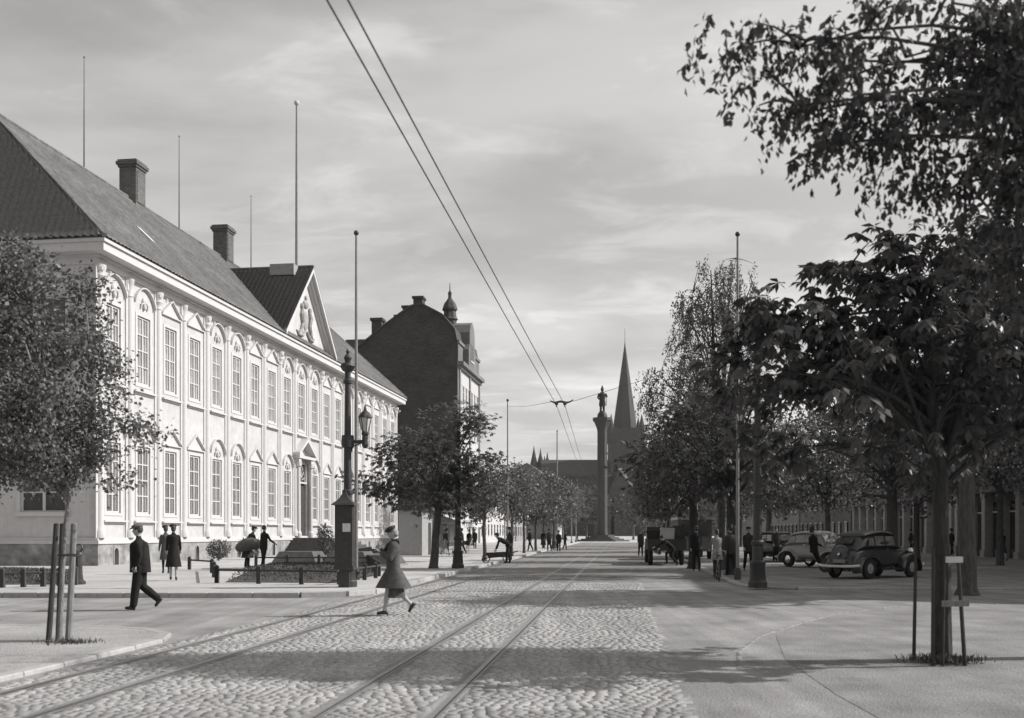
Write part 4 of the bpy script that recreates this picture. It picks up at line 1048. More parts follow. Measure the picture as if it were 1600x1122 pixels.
# trees round the square
rowS = [('pale tree left of the statue column', 11.5,232,5.5,12.5,71),('pale tree behind the statue column', 17.5,240,5.5,12.0,72),('pale tree right of the statue column', 28.0,236,5.5,11.5,73),
        ('pale tree of the avenue right of the spire foot', 36.0,228,6,12.5,74),('pale tree at the far right end of the square', 47.0,226,6,13.0,75),('dark tree before the cathedral nave', 40.0,300,6.5,14,76),('pale tree at the left border of the square', 3.5,236,5,10,77)]
for lab, x, y, rad, top, sd in rowS:
    h = (top-3)/2
    tree('linden_tree', lab, (x,y,0), 3.2, .25, [(0,0,3+h,rad,rad,h),(rad*.3,0,3+h*1.3,rad*.6,rad*.7,h*.7)], 200, 10, .6, seed=sd, sig=.6, nl=16, gap=.5, lm=m_leaff, bark=m_barklt, group='trees round the square')

# shrubs in front of the palace
def shrub(label, x, y, w, h, seed, z=.12):
    g = np.random.default_rng(seed); o = thing('shrub', label, 'shrub', (x,y,z), 0, 'shrubs before the palace')
    b = MB()
    for k in range(9):
        a = g.uniform(0,6.28); b.tube([(0,0,0),(math.cos(a)*w*.25,math.sin(a)*w*.25,h*.5),(math.cos(a)*w*.45,math.sin(a)*w*.45,h*g.uniform(.8,1.05))],[.025,.018,.006],5,caps=False)
    b.build('stems', m_bark, o)
    n = 700; u = unit(g.normal(size=(n,3))); r_ = g.uniform(.3,1,n)**.5; P = u*r_[:,None]*np.array([w/2,w/2,h*.45])+np.array([0,0,h*.5])
    V, Q = leaf_quads(P, g.normal(size=(n,3))+np.array([0,0,.6]), g.normal(size=(n,3)), g.uniform(.08,.18,n), g.uniform(.05,.09,n))
    tag(link('foliage', mesh_np('foliage', V, Q, mats=[m_leafd]), o), kind='stuff')
shrub('bushy dark shrub against the palace plinth right of the two standing women', -15.9,55.5,1.3,1.2,81)
shrub('twiggy shrub against the palace plinth beside the larger bush', -14.9,58.0,1.3,1.3,82)
shrub('tall thin shrub beside the stone stair, left of the street call box', -9.6,52.5,.9,2.1,83)

# ------------------------------------------------------------------ lawns with low rails
def lawn(label, poly, zc, seed):
    cxm = sum(p[0] for p in poly)/len(poly); cym = sum(p[1] for p in poly)/len(poly)
    o = thing('flower_bed', label, 'flower bed', (cxm, cym, .12))
    n = len(poly); inner = [((x-cxm)*.72, (y-cym)*.72, zc) for x,y in poly]; outer = [(x-cxm, y-cym, .015) for x,y in poly]
    MB().add(outer+inner, [(i,(i+1)%n,n+(i+1)%n,n+i) for i in range(n)]+[tuple(range(n,2*n))]).build('soil', m_soil, o)
    g = np.random.default_rng(seed); k = 5200
    P = []
    tri = [(poly[0],poly[i],poly[i+1]) for i in range(1,n-1)]; ar = np.array([abs((b[0]-a[0])*(c[1]-a[1])-(c[0]-a[0])*(b[1]-a[1])) for a,b,c in tri]); ar = ar/ar.sum()
    for q in g.choice(len(tri), k, p=ar):
        a,b,c = tri[q]; u, v = g.uniform(size=2)
        if u+v > 1: u, v = 1-u, 1-v
        P.append((a[0]+u*(b[0]-a[0])+v*(c[0]-a[0])-cxm, a[1]+u*(b[1]-a[1])+v*(c[1]-a[1])-cym))
    P = np.array(P)*.97; z = np.full(k, zc*.55)
    m_ = max(abs(P[:,0]).max(), abs(P[:,1]).max()); rr_ = np.maximum(np.abs(P[:,0])/np.abs(P[:,0]).max(), np.abs(P[:,1])/np.abs(P[:,1]).max())
    z = .015+(zc-.015)*np.clip((1-rr_)/.28,0,1)
    V, Q = leaf_quads(np.c_[P, z], g.normal(0,.35,(k,3))+np.array([0,0,1.]), g.normal(size=(k,3)), g.uniform(.04,.09,k), g.uniform(.02,.05,k))
    tag(link('grass', mesh_np('grass', V, Q, mats=[m_grass]), o), kind='stuff')
def g2(px, py): x, y = G(px, py, .12); return (x, y)
lawn('fenced dark flower bed with low rail in front of the palace stair', [g2(352,910), g2(528,911), g2(590,899), g2(570,886), g2(450,886), g2(400,888)], .22, 91)
lawn('narrow dark bed behind the low posts at the left edge', [g2(-40,914), g2(112,913), g2(118,898), g2(20,893), g2(-40,893)], .15, 92)
def fence(label, pts, posts, h=.5, rail=True, parent=None):
    o = thing('low_fence', label, 'fence', (pts[0][0], pts[0][1], .12)); ox, oy = pts[0]
    L0 = [0]
    for a, b in zip(pts[:-1], pts[1:]): L0.append(L0[-1]+math.dist(a,b))
    pm = MB().box(-.06,-.06,0,.06,.06,h).add([(-.06,-.06,h),(.06,-.06,h),(.06,.06,h),(-.06,.06,h),(0,0,h+.06)],[(0,1,4),(1,2,4),(2,3,4),(3,0,4)]).mesh('post', m_wooddk)
    for k in range(posts):
        s = L0[-1]*k/(posts-1); j = max(q for q in range(len(L0)) if L0[q] <= s+1e-6); j = min(j, len(pts)-2); f_ = (s-L0[j])/(L0[j+1]-L0[j])
        link('post', pm, o, (pts[j][0]+f_*(pts[j+1][0]-pts[j][0])-ox, pts[j][1]+f_*(pts[j+1][1]-pts[j][1])-oy, 0))
    for a, b in zip(pts[:-1], pts[1:]):
        MB().tube([(a[0]-ox,a[1]-oy,h*.8),(b[0]-ox,b[1]-oy,h*.8)], .035, 6).build('rail', m_wooddk, o)
fence('low post and rail fence round the flower bed before the palace', [g2(339,911), g2(526,914), g2(594,902), g2(574,885), g2(400,885)], 19)
fence('low posts with rail left of the staked tree trunk', [g2(-30,919), g2(60,917), g2(118,914)], 6)
fence('light rail running left from the corner of the palace flower bed', [g2(339,911), g2(330,893), g2(296,890)], 4, h=.5)
# sloping planted blocks before the stair
def mound(label, x, y, w, d, h, rz=0.0, sl=.55):
    o = thing('planting_block', label, 'planter', (x,y,.12), TH+rz-R(90))
    b = MB(); a, c = w/2, d/2; s = h*sl
    b.add([(-a,-c,0),(a,-c,0),(a,c,0),(-a,c,0),(-a+s,-c+s,h),(a-s,-c+s,h),(a-s,c-s,h),(-a+s,c-s,h)],[(0,1,5,4),(1,2,6,5),(2,3,7,6),(3,0,4,7),(4,5,6,7)])
    b.build('block', m_stonedk, o); 
    b = MB(); b.box(-a-.05,-c-.05,0,a+.05,c+.05,.1); b.build('edging', m_stone, o)
mound('low dark sloping block in front of the palace stair, left one', -10.2,49.5,2.3,2.2,.62)
mound('low dark sloping block in front of the palace stair, right of its twin', -7.9,50.3,2.3,2.2,.6)
mound('low dark sloping block right of the lamp post base', -5.9,47.0,1.8,2.0,.5)

# ------------------------------------------------------------------ stakes, guard, bollards
for (px, py, lab, lx) in ((76,1000,'leftmost of the three round stakes under the small-leaved tree',.07),(91,1001,'middle one of the three round stakes under the small-leaved tree',.02),(107,1002,'rightmost thick stake under the small-leaved tree',.04)):
    x, y = G(px, py, .05)
    b = MB(); b.tube([(0,0,-.02),(lx*.5,.05,.8),(lx,.1,1.72)], [.05 if px == 107 else .042,.046 if px == 107 else .04,.045 if px == 107 else .038], 9); b.ell((lx,.1,1.72),(.044,.044,.02),8,4)
    tag(b.build('tree_stake', m_wood if px == 107 else m_wooddk, loc=(x,y,.05), smooth=True), lab, 'stake', 'stakes of the young tree')
tag(MB().tube([(-.14,-.06,0),(-.08,-.12,.01),(.04,-.13,0),(.13,-.06,-.01),(.1,.12,0),(-.1,.14,.01),(-.14,-.06,0)], .012, 6).build('tree_tie', m_suit2, loc=(-6.42,14.85,1.32), smooth=True), 'dark strap binding the young tree to its stakes', 'strap')
gd = thing('tree_guard', 'wooden guard of four posts and two pale boards round the chestnut trunk', 'tree guard', (5.4,12.9,.016))
def post(x, y, tx, ty, h, r=.035): MB().tube([(x,y,-.02),(tx,ty,h)], [r, r*.8], 8).build('post', m_wooddk, gd, True)
post(-.2,-.25,-.19,-.24,1.45,.028); post(.2,-.24,.11,-.23,1.48,.028); post(-.1,-.3,-.055,-.26,1.5,.018); post(.24,.26,.2,.25,1.5,.025); post(-.22,.3,-.2,.28,1.5,.025)
MB().cbox((.045,-.29,1.30),(.21,.025,.075)).build('board', m_woodlt, gd); MB().cbox((.05,-.31,.76),(.33,.025,.075), ry=R(-1)).build('board', m_wood, gd)
def tuft(x, y, n, r, seed, label):
    g = np.random.default_rng(seed); P = np.c_[g.normal(0,r,n), g.normal(0,r*.6,n), np.zeros(n)]
    V, Q = leaf_quads(P, g.normal(0,.5,(n,3))+np.array([0,0,1.]), g.normal(size=(n,3)), g.uniform(.05,.14,n), g.uniform(.01,.02,n))
    tag(link('grass_tuft', mesh_np('grass_tuft', V, Q, mats=[m_grass]), None, (x,y,.016)), label, 'grass', kind='stuff')
tuft(5.45,12.9,900,.2,3,'ragged dark grass growing round the guarded trunk')
tuft(-6.42,14.85,350,.2,4,'short grass at the foot of the three stakes')
def bollard(label, x, y, z=.12):
    o = thing('bollard', label, 'bollard', (x,y,z))
    MB().lathe([(.22,0),(.22,.08),(.15,.14),(.13,.3),(.11,.85),(.15,.88),(.13,.94),(.05,.98)],10).build('post', m_iron, o, True)
    MB().tube([(.02+.11*math.cos(t),0,1.07+.11*math.sin(t)) for t in [k*math.pi/6 for k in range(13)]], .022, 6).build('ring', m_iron, o, True)
x, y = G(122,913,.12); bollard('dark iron post with ring on top left of the walking man', x, y)

# ------------------------------------------------------------------ lamp posts and poles
def lantern(o, x, y, z, s=.85):
    l_ = MB().lathe([(.08,0),(.17,.38),(.16,.40)],6,c=(x,y,z)).build('lantern_glass', m_lampg, o)
    MB().lathe([(.205,.40),(.19,.45),(.12,.54),(.05,.6),(.04,.65),(.012,.76)],8,c=(x,y,z)).build('lantern_cap', m_iron, o, True)
    b = MB(); b.lathe([(.05,-.16),(.11,-.06),(.1,.0)],8,c=(x,y,z))
    for k in range(6): t = k*math.pi/3; b.tube([(x+.085*math.cos(t),y+.085*math.sin(t),z),(x+.18*math.cos(t),y+.18*math.sin(t),z+.40)],.012,4)
    b.build('lantern_frame', m_iron, o)
def lamp_post(name, label, x, y, z, H, arm, top=True, r=.115, light=False, group='ornate lamp posts'):
    m_ = m_iron if not light else m_ironlt
    o = thing(name, label, 'lamp post', (x,y,z), 0, group)
    MB().lathe([(r*2.3,0),(r*2.3,.16),(r*2.0,.2),(r*1.75,.62),(r*1.95,.66),(r*1.95,.74),(r*1.35,.8),(r*1.25,1.2),(r*1.55,1.24),(r*1.6,1.32),(r*1.2,1.38)],14).build('base', m_, o, True)
    pr = [(r*1.1,1.38),(r*1.05,2.6),(r*1.35,2.62),(r*1.35,2.7),(r,2.74),(r*.92,4.0),(r*1.2,4.03),(r*1.2,4.1),(r*.85,4.14),(r*.72,H-1.0)]
    if top: pr += [(r*1.1,H-.98),(r*1.15,H-.9),(r*.7,H-.86),(r*.75,H-.66),(r*1.3,H-.62),(r*1.9,H-.5),(r*1.5,H-.42),(r*.7,H-.4),(r*.75,H-.34),(r*1.0,H-.26),(r*.6,H-.18),(r*.3,H-.15),(r*.5,H-.08),(r*.1,H)]
    MB().lathe(pr, 12).build('pole', m_, o, True)
    if arm:
        ax, ay, az = arm
        b = MB(); b.tube([(0,0,az),(ax*.5,ay*.5,az-.02),(ax,ay,az)],[.06,.045,.05],8); b.lathe([(.05,-.2),(.1,-.1),(.07,0),(.09,.1),(.05,.2)],8,c=(ax,ay,az)); b.tube([(0,0,az-.55),(ax*.3,ay*.3,az-.15),(ax*.8,ay*.8,az-.05)],.022,6)
        b.lathe([(.17,-.18),(.19,-.05),(.17,.16)],12,c=(0,0,az)); b.build('arm', m_, o, True); lantern(o, ax, ay, az+.26)
    return o
lamp_post('lamp_post', 'tall dark ornate lamp post with finial and one arm lantern, holding the call box', -4.62,28.8,.12, 6.7, (.49,0,4.1))
lamp_post('lamp_post', 'dark lamp post partly hidden in the broad chestnut on the left pavement', -2.3,43.5,.12, 6.7, (.4,.2,4.1))
lamp_post('lamp_post', 'far dark lamp post with flagpole beside the group of people', 4.0,98,.12, 6.9, (.5,0,4.4))
lamp_post('lamp_post', 'thick grey lamp post with ornate base at right, lantern arm pointing left', 7.1,29.6,.06, 7.2, (-.5,.0,4.55), r=.12, light=False)
lamp_post('lamp_post', 'thin lamp post between the trees beside the loaded truck', 8.55,47.5,.06, 6.9, (-.45,0,4.4), r=.07)
def flagpole(label, x, y, z, H, r=.06, m_=None):
    o = thing('flagpole', label, 'flagpole', (x,y,z), 0, 'flagpoles along the street')
    MB().tube([(0,0,-.02),(0,0,H*.5),(0,0,H)],[r,r*.9,r*.6],10).build('pole', m_ or m_ironlt, o, True)
    MB().ell((0,0,H+.04),(.085,.085,.085),10,6).build('ball', m_iron, o, True)
    MB().lathe([(r*2,0),(r*1.9,.3),(r*1.3,.4)],10).build('foot', m_iron, o, True)
flagpole('slim grey flagpole right behind the ornate lamp post on the left', -5.05,33.2,.12, 11.2)
flagpole('slim flagpole rising above the birch on the right', 7.6,34.5,.06, 11.6)
flagpole('distant flagpole rising beside the far lamp post', 4.45,101,.12, 11.5, .09)
flagpole('thin flagpole in the left tree row carrying the span wire', -.27,62.8,.12, 9.6, .055)
for i,(px, Y, h) in enumerate(((893,150,9.5),(900,165,8.0))):
    flagpole(['pale far flagpole left of the statue column','second pale far flagpole close to the statue column'][i], PX(px,Y), Y, 0, h, .09)
# street call box on the lamp post
cbx = thing('call_box', 'dark call box with curved pagoda roof and pale notice fixed to the lamp post', 'call box', (-4.66,28.52,.12))
MB().box(-.24,-.22,.55,.24,.2,2.3).box(-.27,-.25,.5,.27,.23,.6).box(-.14,-.1,0,.14,.1,.5).build('body', m_iron, cbx)
pr = [(-.36,2.28),(-.24,2.36),(-.13,2.5),(-.05,2.72),(0,2.78),(.05,2.72),(.13,2.5),(.24,2.36),(.36,2.28)]; n=len(pr)
MB().lathe([(.46,2.29),(.42,2.33),(.3,2.4),(.17,2.5),(.08,2.62),(.05,2.67),(.06,2.7),(.01,2.8)],4,rot=R(45)).build('roof', m_iron, cbx)
MB().box(-.17,-.235,.75,.17,-.22,1.45).build('door', m_iron, cbx)
MB().box(-.02,-.245,1.55,.19,-.228,1.78).build('notice', m_paper, cbx)
# overhead tram wires
def wire(name, label, pts, r, cat, group=None):
    b = MB(); b.tube(pts, r, 5, caps=False); tag(b.build(name, m_iron), label, cat, group)
hx, hy, hz_ = PX(876,34.4), 34.4, 5.95
for i, dxw in enumerate((-.14,.14)):
    p = [(-2.22-(.0)+.107*3+dxw*.5+.02, 3, 6.02), (-2.22+.107*10+dxw*.9+.45, 10, 5.98)]
    A = at(525 if i == 0 else 557, 0, 5.97, 4.32*1600/807)
    A = (A[0], A[1], 5.97)
    B = (hx+dxw, hy, 5.93); ext = Vector(A)+(Vector(A)-Vector(B))*.25
    Cc = (PX(903,59.5)+dxw, 59.5, 6.0); D_ = (-2.22+.107*168+dxw, 168, 6.0)
    mid = (Vector(A)+Vector(B))/2-Vector((0,0,.02))
    wire('contact_wire', ['left one of the two tram contact wires running overhead','right one of the two tram contact wires running overhead'][i], [ext, A, mid, B, Cc, D_], .009, 'wire', 'tram contact wires')
lp = (-.27,62.8,9.4); rp = (7.6,34.5,PZ(546,34.5))
wire('span_wire', 'thin cross wire from the left flagpole to the wire hanger', [lp, (Vector(lp)+Vector((hx,hy,6.1)))/2-Vector((0,0,.12)), (hx-.35,hy,6.03)], .008, 'wire')
wire('span_wire', 'thin cross wire rising from the hanger to the right flagpole', [(hx+.4,hy,6.05), (Vector(rp)+Vector((hx,hy,6.1)))/2-Vector((0,0,.12)), rp], .008, 'wire')
b = MB(); b.tube([(-.36,0,.08),(-.2,0,.02),(0,0,.06),(.2,0,.02),(.32,0,.05),(.42,0,.12)],[.02,.035,.04,.04,.025,.02],7); 
for s in (-.14,.14): b.lathe([(.05,-.06),(.06,0),(.03,.04)],8,c=(s,0,0)); b.tube([(s,0,-.05),(s,0,-.13)],.02,5)
tag(b.build('wire_hanger', m_iron, loc=(hx,hy,5.99)), 'small dark hanger where the overhead wires cross the street', 'hanger')
# ------------------------------------------------------------------ people
def loft(b, rings, n=12):
    """rings: (centre, rx, ry, axis) ellipses; y stays the side axis"""
    vs = []; fs = []
    for c, rx, ry, ax in rings:
        c = Vector(c); ax = Vector(ax).normalized(); side = Vector((0,1,0)); side = (side-ax*side.dot(ax)).normalized(); fw = side.cross(ax)
        for k in range(n):
            t = 2*math.pi*k/n; vs.append(c+fw*math.cos(t)*rx+side*math.sin(t)*ry)
    for i in range(len(rings)-1):
        for k in range(n): fs.append((i*n+k, i*n+(k+1)%n, (i+1)*n+(k+1)%n, (i+1)*n+k))
    fs += [tuple(reversed(range(n))), tuple(range((len(rings)-1)*n, len(rings)*n))]
    b.add(vs, fs)
def remesh(b, vox, iters=6):
    me = b.mesh('tmp'); o = bpy.data.objects.new('tmp', me); COL.objects.link(o)
    m = o.modifiers.new('r', 'REMESH'); m.mode = 'VOXEL'; m.voxel_size = vox
    s = o.modifiers.new('s', 'SMOOTH'); s.factor = .5; s.iterations = iters
    dg = bpy.context.evaluated_depsgraph_get(); out = bpy.data.meshes.new_from_object(o.evaluated_get(dg))
    bpy.data.objects.remove(o); bpy.data.meshes.remove(me); return out
def hand(b, p, d, palm_n, s=1.0, curl=.5, side=1):
    """palm plus four fingers and thumb; p wrist, d pointing direction"""
    d = Vector(d).normalized(); n_ = Vector(palm_n); n_ = (n_-d*n_.dot(d)).normalized(); w = d.cross(n_)*side
    q = p+d*.085*s
    b.tube([p-d*.02*s, p+d*.03*s, q], [.026*s,.038*s,.036*s], 8, flat=.5)
    for k, ln in enumerate((.066,.074,.07,.054)):
        a = q+w*(k-1.5)*.02*s - d*.01*s; c = curl
        m1 = a+d*ln*.5*s*math.cos(c*.5)+n_*ln*.5*s*math.sin(c*.5); m2 = m1+d*ln*.45*s*math.cos(c*1.4)+n_*ln*.45*s*math.sin(c*1.4)
        b.tube([a, m1, m2], [.0095*s,.009*s,.0065*s], 6)
    a = p+d*.03*s-w*.03*s; b.tube([a, a-w*.028*s+d*.03*s, a-w*.03*s+d*.06*s+n_*.015*s], [.011*s,.010*s,.008*s], 6)

def person(label, x, y, z, rz, H=1.74, lean=4, legs=((18,10),(-18,12)), arms=((-15,20,6),(15,25,6)), bulk=1.0, flare=1.0, head=0, top=None, bottom=None, skirt=None, jacket=True, hat='cap', hatm=None, hairm=None, vox=.02, lb=1.0, female=False, stout=1.0, seated=False, group=None, look=0, fur=False, zoff=0, coat_len=None, coatm=None):
    top = top or m_suit; bottom = bottom or m_suit; s = H/1.74
    o = thing('person', label, 'person', (x, y, z), rz, group)
    b = MB(); segs = []
    def V3(*a): return Vector(a)*s
    la = R(lean); hip = Vector((0,0,.90*s)); tdir = Vector((math.sin(la),0,math.cos(la)))
    chest = hip+tdir*.40*s; neck = hip+tdir*.56*s; w_ = .95 if female else 1.0
    def seg(p, q, r0, r1, tg): segs.append((Vector(p), Vector(q), r0, r1, tg))
    # torso
    loft(b, [(hip-tdir*.06*s,.11*s*stout,.155*s*w_,tdir),(hip+tdir*.03*s,.12*s*stout,.165*s*w_,tdir),(hip+tdir*.16*s,(.105 if female else .115)*s*stout,.14*s*w_,tdir),(chest-tdir*.04*s,.13*s*stout,.175*s*w_,tdir),(chest+tdir*.06*s,.12*s*stout,.185*s*w_,tdir),(neck-tdir*.045*s,.085*s,.13*s*w_,tdir),(neck,.06*s,.065*s,tdir)])
    seg(hip, chest, .17*s, .18*s, 'top'); seg(chest, neck-tdir*.03*s, .17*s, .1*s, 'top')
    hd = R(lean*.5+head); hdir = Vector((math.sin(hd),0,math.cos(hd)))
    hc = neck+tdir*.05*s+hdir*.12*s
    b.tube([neck-tdir*.05*s, neck+tdir*.05*s, hc], [.062*s,.055*s,.05*s], 8)
    T = Matrix.Rotation(R(look),4,'Z') @ Matrix.Rotation(hd,4,'Y')
    b.ell(hc, (.098*s,.076*s,.118*s), 14, 10, T)
    def hp(a,bb,c): return hc + (T @ Vector((a,bb,c)))*s
    b.ell(hp(.045,0,-.06), (.05*s,.045*s,.055*s), 10, 6, T)                      # jaw
    b.tube([hp(.085,0,.03),hp(.112,0,-.02),hp(.088,0,-.028)],[.012*s,.019*s,.012*s],6)  # nose
    for q in (-1,1): b.ell(hp(-.005,q*.078,-.005), (.022*s,.012*s,.033*s), 8, 5, T)
    seg(neck+tdir*.04*s, hc, .06*s, .12*s, 'skin')
    # legs
    lows = []
    for (th_, kn), q in zip(legs, (1,-1)):
        h0 = hip+Vector((0,q*.088*s,-.03*s)); a = R(th_); d1 = Vector((math.sin(a),0,-math.cos(a))); knee = h0+d1*.43*s
        a2 = R(th_-kn); d2 = Vector((math.sin(a2),0,-math.cos(a2))); ank = knee+d2*.41*s
        rl = (.085,.062,.052,.045) if not female else (.085,.058,.052,.036)
        if bottom is not m_skin and not female: rl = (.095*lb,.075*lb,.068*lb,.062*lb)
        b.tube([h0-d1*.02*s, h0+d1*.2*s, knee, knee+d2*.15*s, ank],[rl[0]*s,rl[0]*.92*s,rl[1]*s,rl[2]*s*1.06,rl[3]*s],10)
        seg(h0, knee, rl[0]*s, rl[1]*s, 'leg'); seg(knee, ank-d2*.02*s, rl[1]*s, rl[3]*s, 'leg')
        fa = R(max(min(th_-kn, 25), -65)) if not female else R(max(min(th_-kn,10),-50)-12)
        fd = Vector((math.cos(fa),0,math.sin(fa))); dn = Vector((math.sin(fa),0,-math.cos(fa)))
        heel = ank+dn*.055*s-fd*.05*s; toe = ank+dn*.06*s+fd*.17*s
        b.tube([heel, ank+dn*.05*s+fd*.03*s, toe-fd*.04*s, toe],[.04*s,.043*s,.038*s,.022*s],8); b.tube([ank-dn*.03*s, ank+dn*.05*s],[.04*s,.042*s],8)
        if female: b.tube([heel, heel+dn*.07*s-fd*.005*s],[.02*s,.013*s],6); lows.append((heel+dn*.07*s).z)
        seg(heel, toe, .045*s, .03*s, 'shoe'); lows += [(heel.z-.04*s), (toe.z-.03*s)]
    # arms
    hands = []
    for (sh, el, outa), q in zip(arms, (1,-1)):
        s0 = neck-tdir*.07*s+Vector((0,q*.17*s*w_,0)); a = R(sh); oo = R(outa)*q
        d1 = Vector((math.sin(a)*math.cos(oo),math.sin(oo),-math.cos(a)*math.cos(oo))); e_ = s0+d1*.29*s
        a2 = R(sh+el); d2 = Vector((math.sin(a2), -math.sin(R(min(el,100)*.35))*q if el > 60 else math.sin(oo)*.4, -math.cos(a2))).normalized(); wr = e_+d2*.25*s
        b.tube([s0-Vector((0,q*.04*s,-.01)), s0+d1*.06*s, s0+d1*.16*s, e_, e_+d2*.12*s, wr],[.06*s*bulk,.064*s*bulk,.056*s*bulk,.05*s*bulk,.048*s*bulk,.04*s],10)
        seg(s0, e_, .064*s, .05*s, 'top'); seg(e_, wr, .05*s, .04*s, 'top'); hands.append((wr, d2, q))
    me = remesh(b, vox*s)
    # region materials
    nf = len(me.polygons); cc = np.zeros(nf*3, dtype=np.float32); me.polygons.foreach_get('center', cc); cc = cc.reshape(-1,3)
    best = np.full(nf, 1e9); idx = np.zeros(nf, dtype=np.int32); tg = {'top':0,'leg':1,'shoe':2,'skin':3}
    for p, q, r0, r1, t in segs:
        p, q = np.array(p), np.array(q); d = q-p; u = np.clip(((cc-p)@d)/max(1e-9,d@d),0,1); ds = np.linalg.norm(cc-(p+u[:,None]*d),axis=1)-(r0+(r1-r0)*u)
        mk = ds < best; best[mk] = ds[mk]; idx[mk] = tg[t]
    # collar line
    V = np.zeros(len(me.vertices)*3, dtype=np.float32); me.vertices.foreach_get('co', V); V = V.reshape(-1,3)
    fv = [tuple(p.vertices) for p in me.polygons]; bpy.data.meshes.remove(me)
    out = MB(); out.v = [tuple(v) for v in V]; out.f = fv; out.mi = list(idx)
    out.mats = [top, bottom, m_shoe, m_skin]; out.cur = 3
    for wr, d2, q in hands: hand(out, wr, d2, (0,-q,0) if abs(d2.z) > .5 else (0,0,-1), s*1.05, .7, q)
    # features: eyes and mouth
    body = out.mesh('body', None, True); dz = -min(lows)
    bo = link('body', body, o, (0,0,dz+zoff))
    def child(mb, name, m_=None): c = mb.build(name, m_, o, True, loc=(0,0,dz+zoff)); return c
    f_ = MB()
    for q in (-1,1): f_.ell(hp(.088,q*.03,.018),(.008*s,.013*s,.006*s),6,4,T)
    f_.ell(hp(.098,0,-.055),(.006*s,.02*s,.004*s),6,4,T); child(f_, 'face_features', m_hair)
    hairm = hairm or m_hair
    hb = MB(); hb.ell(hp(-.018,0,.02),(.1*s,.086*s,.112*s),12,8,T)
    if female: hb.ell(hp(-.06,0,-.045),(.055*s,.08*s,.06*s),10,6,T)
    child(hb, 'hair', hairm)
    hb = MB(); hm = hatm or m_suit2
    if hat == 'cap':
        hb.ell(hp(-.005,0,.085),(.125*s,.105*s,.055*s),14,8,T); hb.ell(hp(.105,0,.06),(.065*s,.07*s,.014*s),12,5,T @ Matrix.Rotation(R(12),4,'Y'))
    elif hat == 'beret':
        hb.ell(hp(.03,.02,.09),(.125*s,.12*s,.05*s),14,8,T @ Matrix.Rotation(R(18),4,'Y')); hb.ell(hp(.04,0,.07),(.1*s,.09*s,.06*s),12,6,T)
    elif hat == 'brim':
        o_ = len(hb.v); hb.lathe([(.15,-.01),(.155,.0),(.1,.005),(.095,.02),(.09,.1),(.07,.125),(.02,.118)],16)
        for i in range(o_, len(hb.v)): v = hb.v[i]; hb.v[i] = tuple(hp(v[0],v[1],v[2]+.06))
    if hat != 'none': child(hb, 'hat', hm)
    def garment(name, rings, m_, folds=0, seed=1, n=24):
        gb = MB(); vs = []; fs = []
        for i,(c,rx,ry) in enumerate(rings):
            t_ = i/(len(rings)-1)
            for k in range(n):
                t = 2*math.pi*k/n; f2 = 1+folds*t_*(math.sin(t*5+seed)*.6+math.sin(t*3+seed*2)*.4)
                vs.append((c[0]+math.cos(t)*rx*f2, c[1]+math.sin(t)*ry*f2, c[2]))
        for i in range(len(rings)-1):
            for k in range(n): fs.append((i*n+k, (i+1)*n+k, (i+1)*n+(k+1)%n, i*n+(k+1)%n))
        fs.append(tuple(range(n))); fs.append(tuple(reversed(range((len(rings)-1)*n, len(rings)*n))))
        gb.add(vs, fs); return child(gb, name, m_)
    tx = math.tan(la)
    if skirt:
        hem, sfl, m_ = skirt
        rs = []; sw = (math.sin(R(legs[0][0]))+math.sin(R(legs[1][0])))*.1
        for t in [i/7 for i in range(8)]:
            zz = hip.z+.16*s - t*(hip.z+.16*s-hem*s); rx = (.115+.10*t*sfl)*s; ry = (.15+.09*t*sfl)*s
            rs.append(((tx*(zz-hip.z) if zz > hip.z else -(t*.05*s), 0, zz), rx*(1 if t > .2 else 1.0), ry))
        garment('skirt', rs, m_, .10*sfl, 2)
    if coat_len is not None:
        rs = []
        ztop = neck.z-.06*s
        for t in [i/9 for i in range(10)]:
            zz = ztop-t*(ztop-coat_len*s); c = (tx*(zz-hip.z) if zz > hip.z else -.02*t*s,0,zz)
            k = max(0,(hip.z-zz)/(hip.z))
            wst = 1-.16*math.exp(-((zz-hip.z-.2*s)/(.12*s))**2) if female else 1
            rx = (.13*wst*min(1,.55+t*3.5)+k*.16*flare)*s*stout; ry = (.185*wst*min(1,.6+t*3.5)*w_+k*.13*flare)*s
            rs.append((c,rx,ry))
        garment('coat', rs, coatm or top, .09, 4)
    elif jacket and not skirt:
        rs = []; ztop = neck.z-.05*s
        for t in [i/7 for i in range(8)]:
            zz = ztop-t*(ztop-.74*s); c = (tx*(zz-hip.z) if zz > hip.z else 0,0,zz)
            rs.append((c,(.125*min(1,.5+t*4)+.02*t)*s*stout,(.182*min(1,.6+t*4))*s*w_))
        garment('jacket', rs, top, .06, 3)
    if fur:
        fb = MB()
        nk = neck
        fb.tube([nk+V3(-.06,0,.0),nk+V3(-.05,.13,-.02),nk+V3(.05,.15,-.10),nk+V3(.12,.06,-.2),nk+V3(.13,-.02,-.28)],[.05*s,.075*s,.085*s,.085*s,.06*s],10)
        fb.tube([nk+V3(-.06,0,.0),nk+V3(-.05,-.13,-.02),nk+V3(.05,-.17,-.10),nk+V3(.12,-.1,-.22),nk+V3(.13,.0,-.3)],[.05*s,.075*s,.09*s,.09*s,.06*s],10)
        child(fb, 'fur_collar', m_fur)
    return o
LEFT, AWAY, TOW, RIGHT = math.pi, math.pi/2, -math.pi/2, 0
def gp(px, py, z): x, y = G(px, py, z); return x, y, z
# the man with the cap, striding left
x,y,z = gp(219,953.5,-.003)
person('man in dark suit and pale flat cap striding left across the side street', x, y, z, math.pi+.12, 1.75, lean=3, lb=1.25, legs=((9,2),(-4,46)), arms=((-12,28,4),(-5,40,8)), head=8, hatm=m_cap, vox=.013, stout=1.5, bulk=1.35)
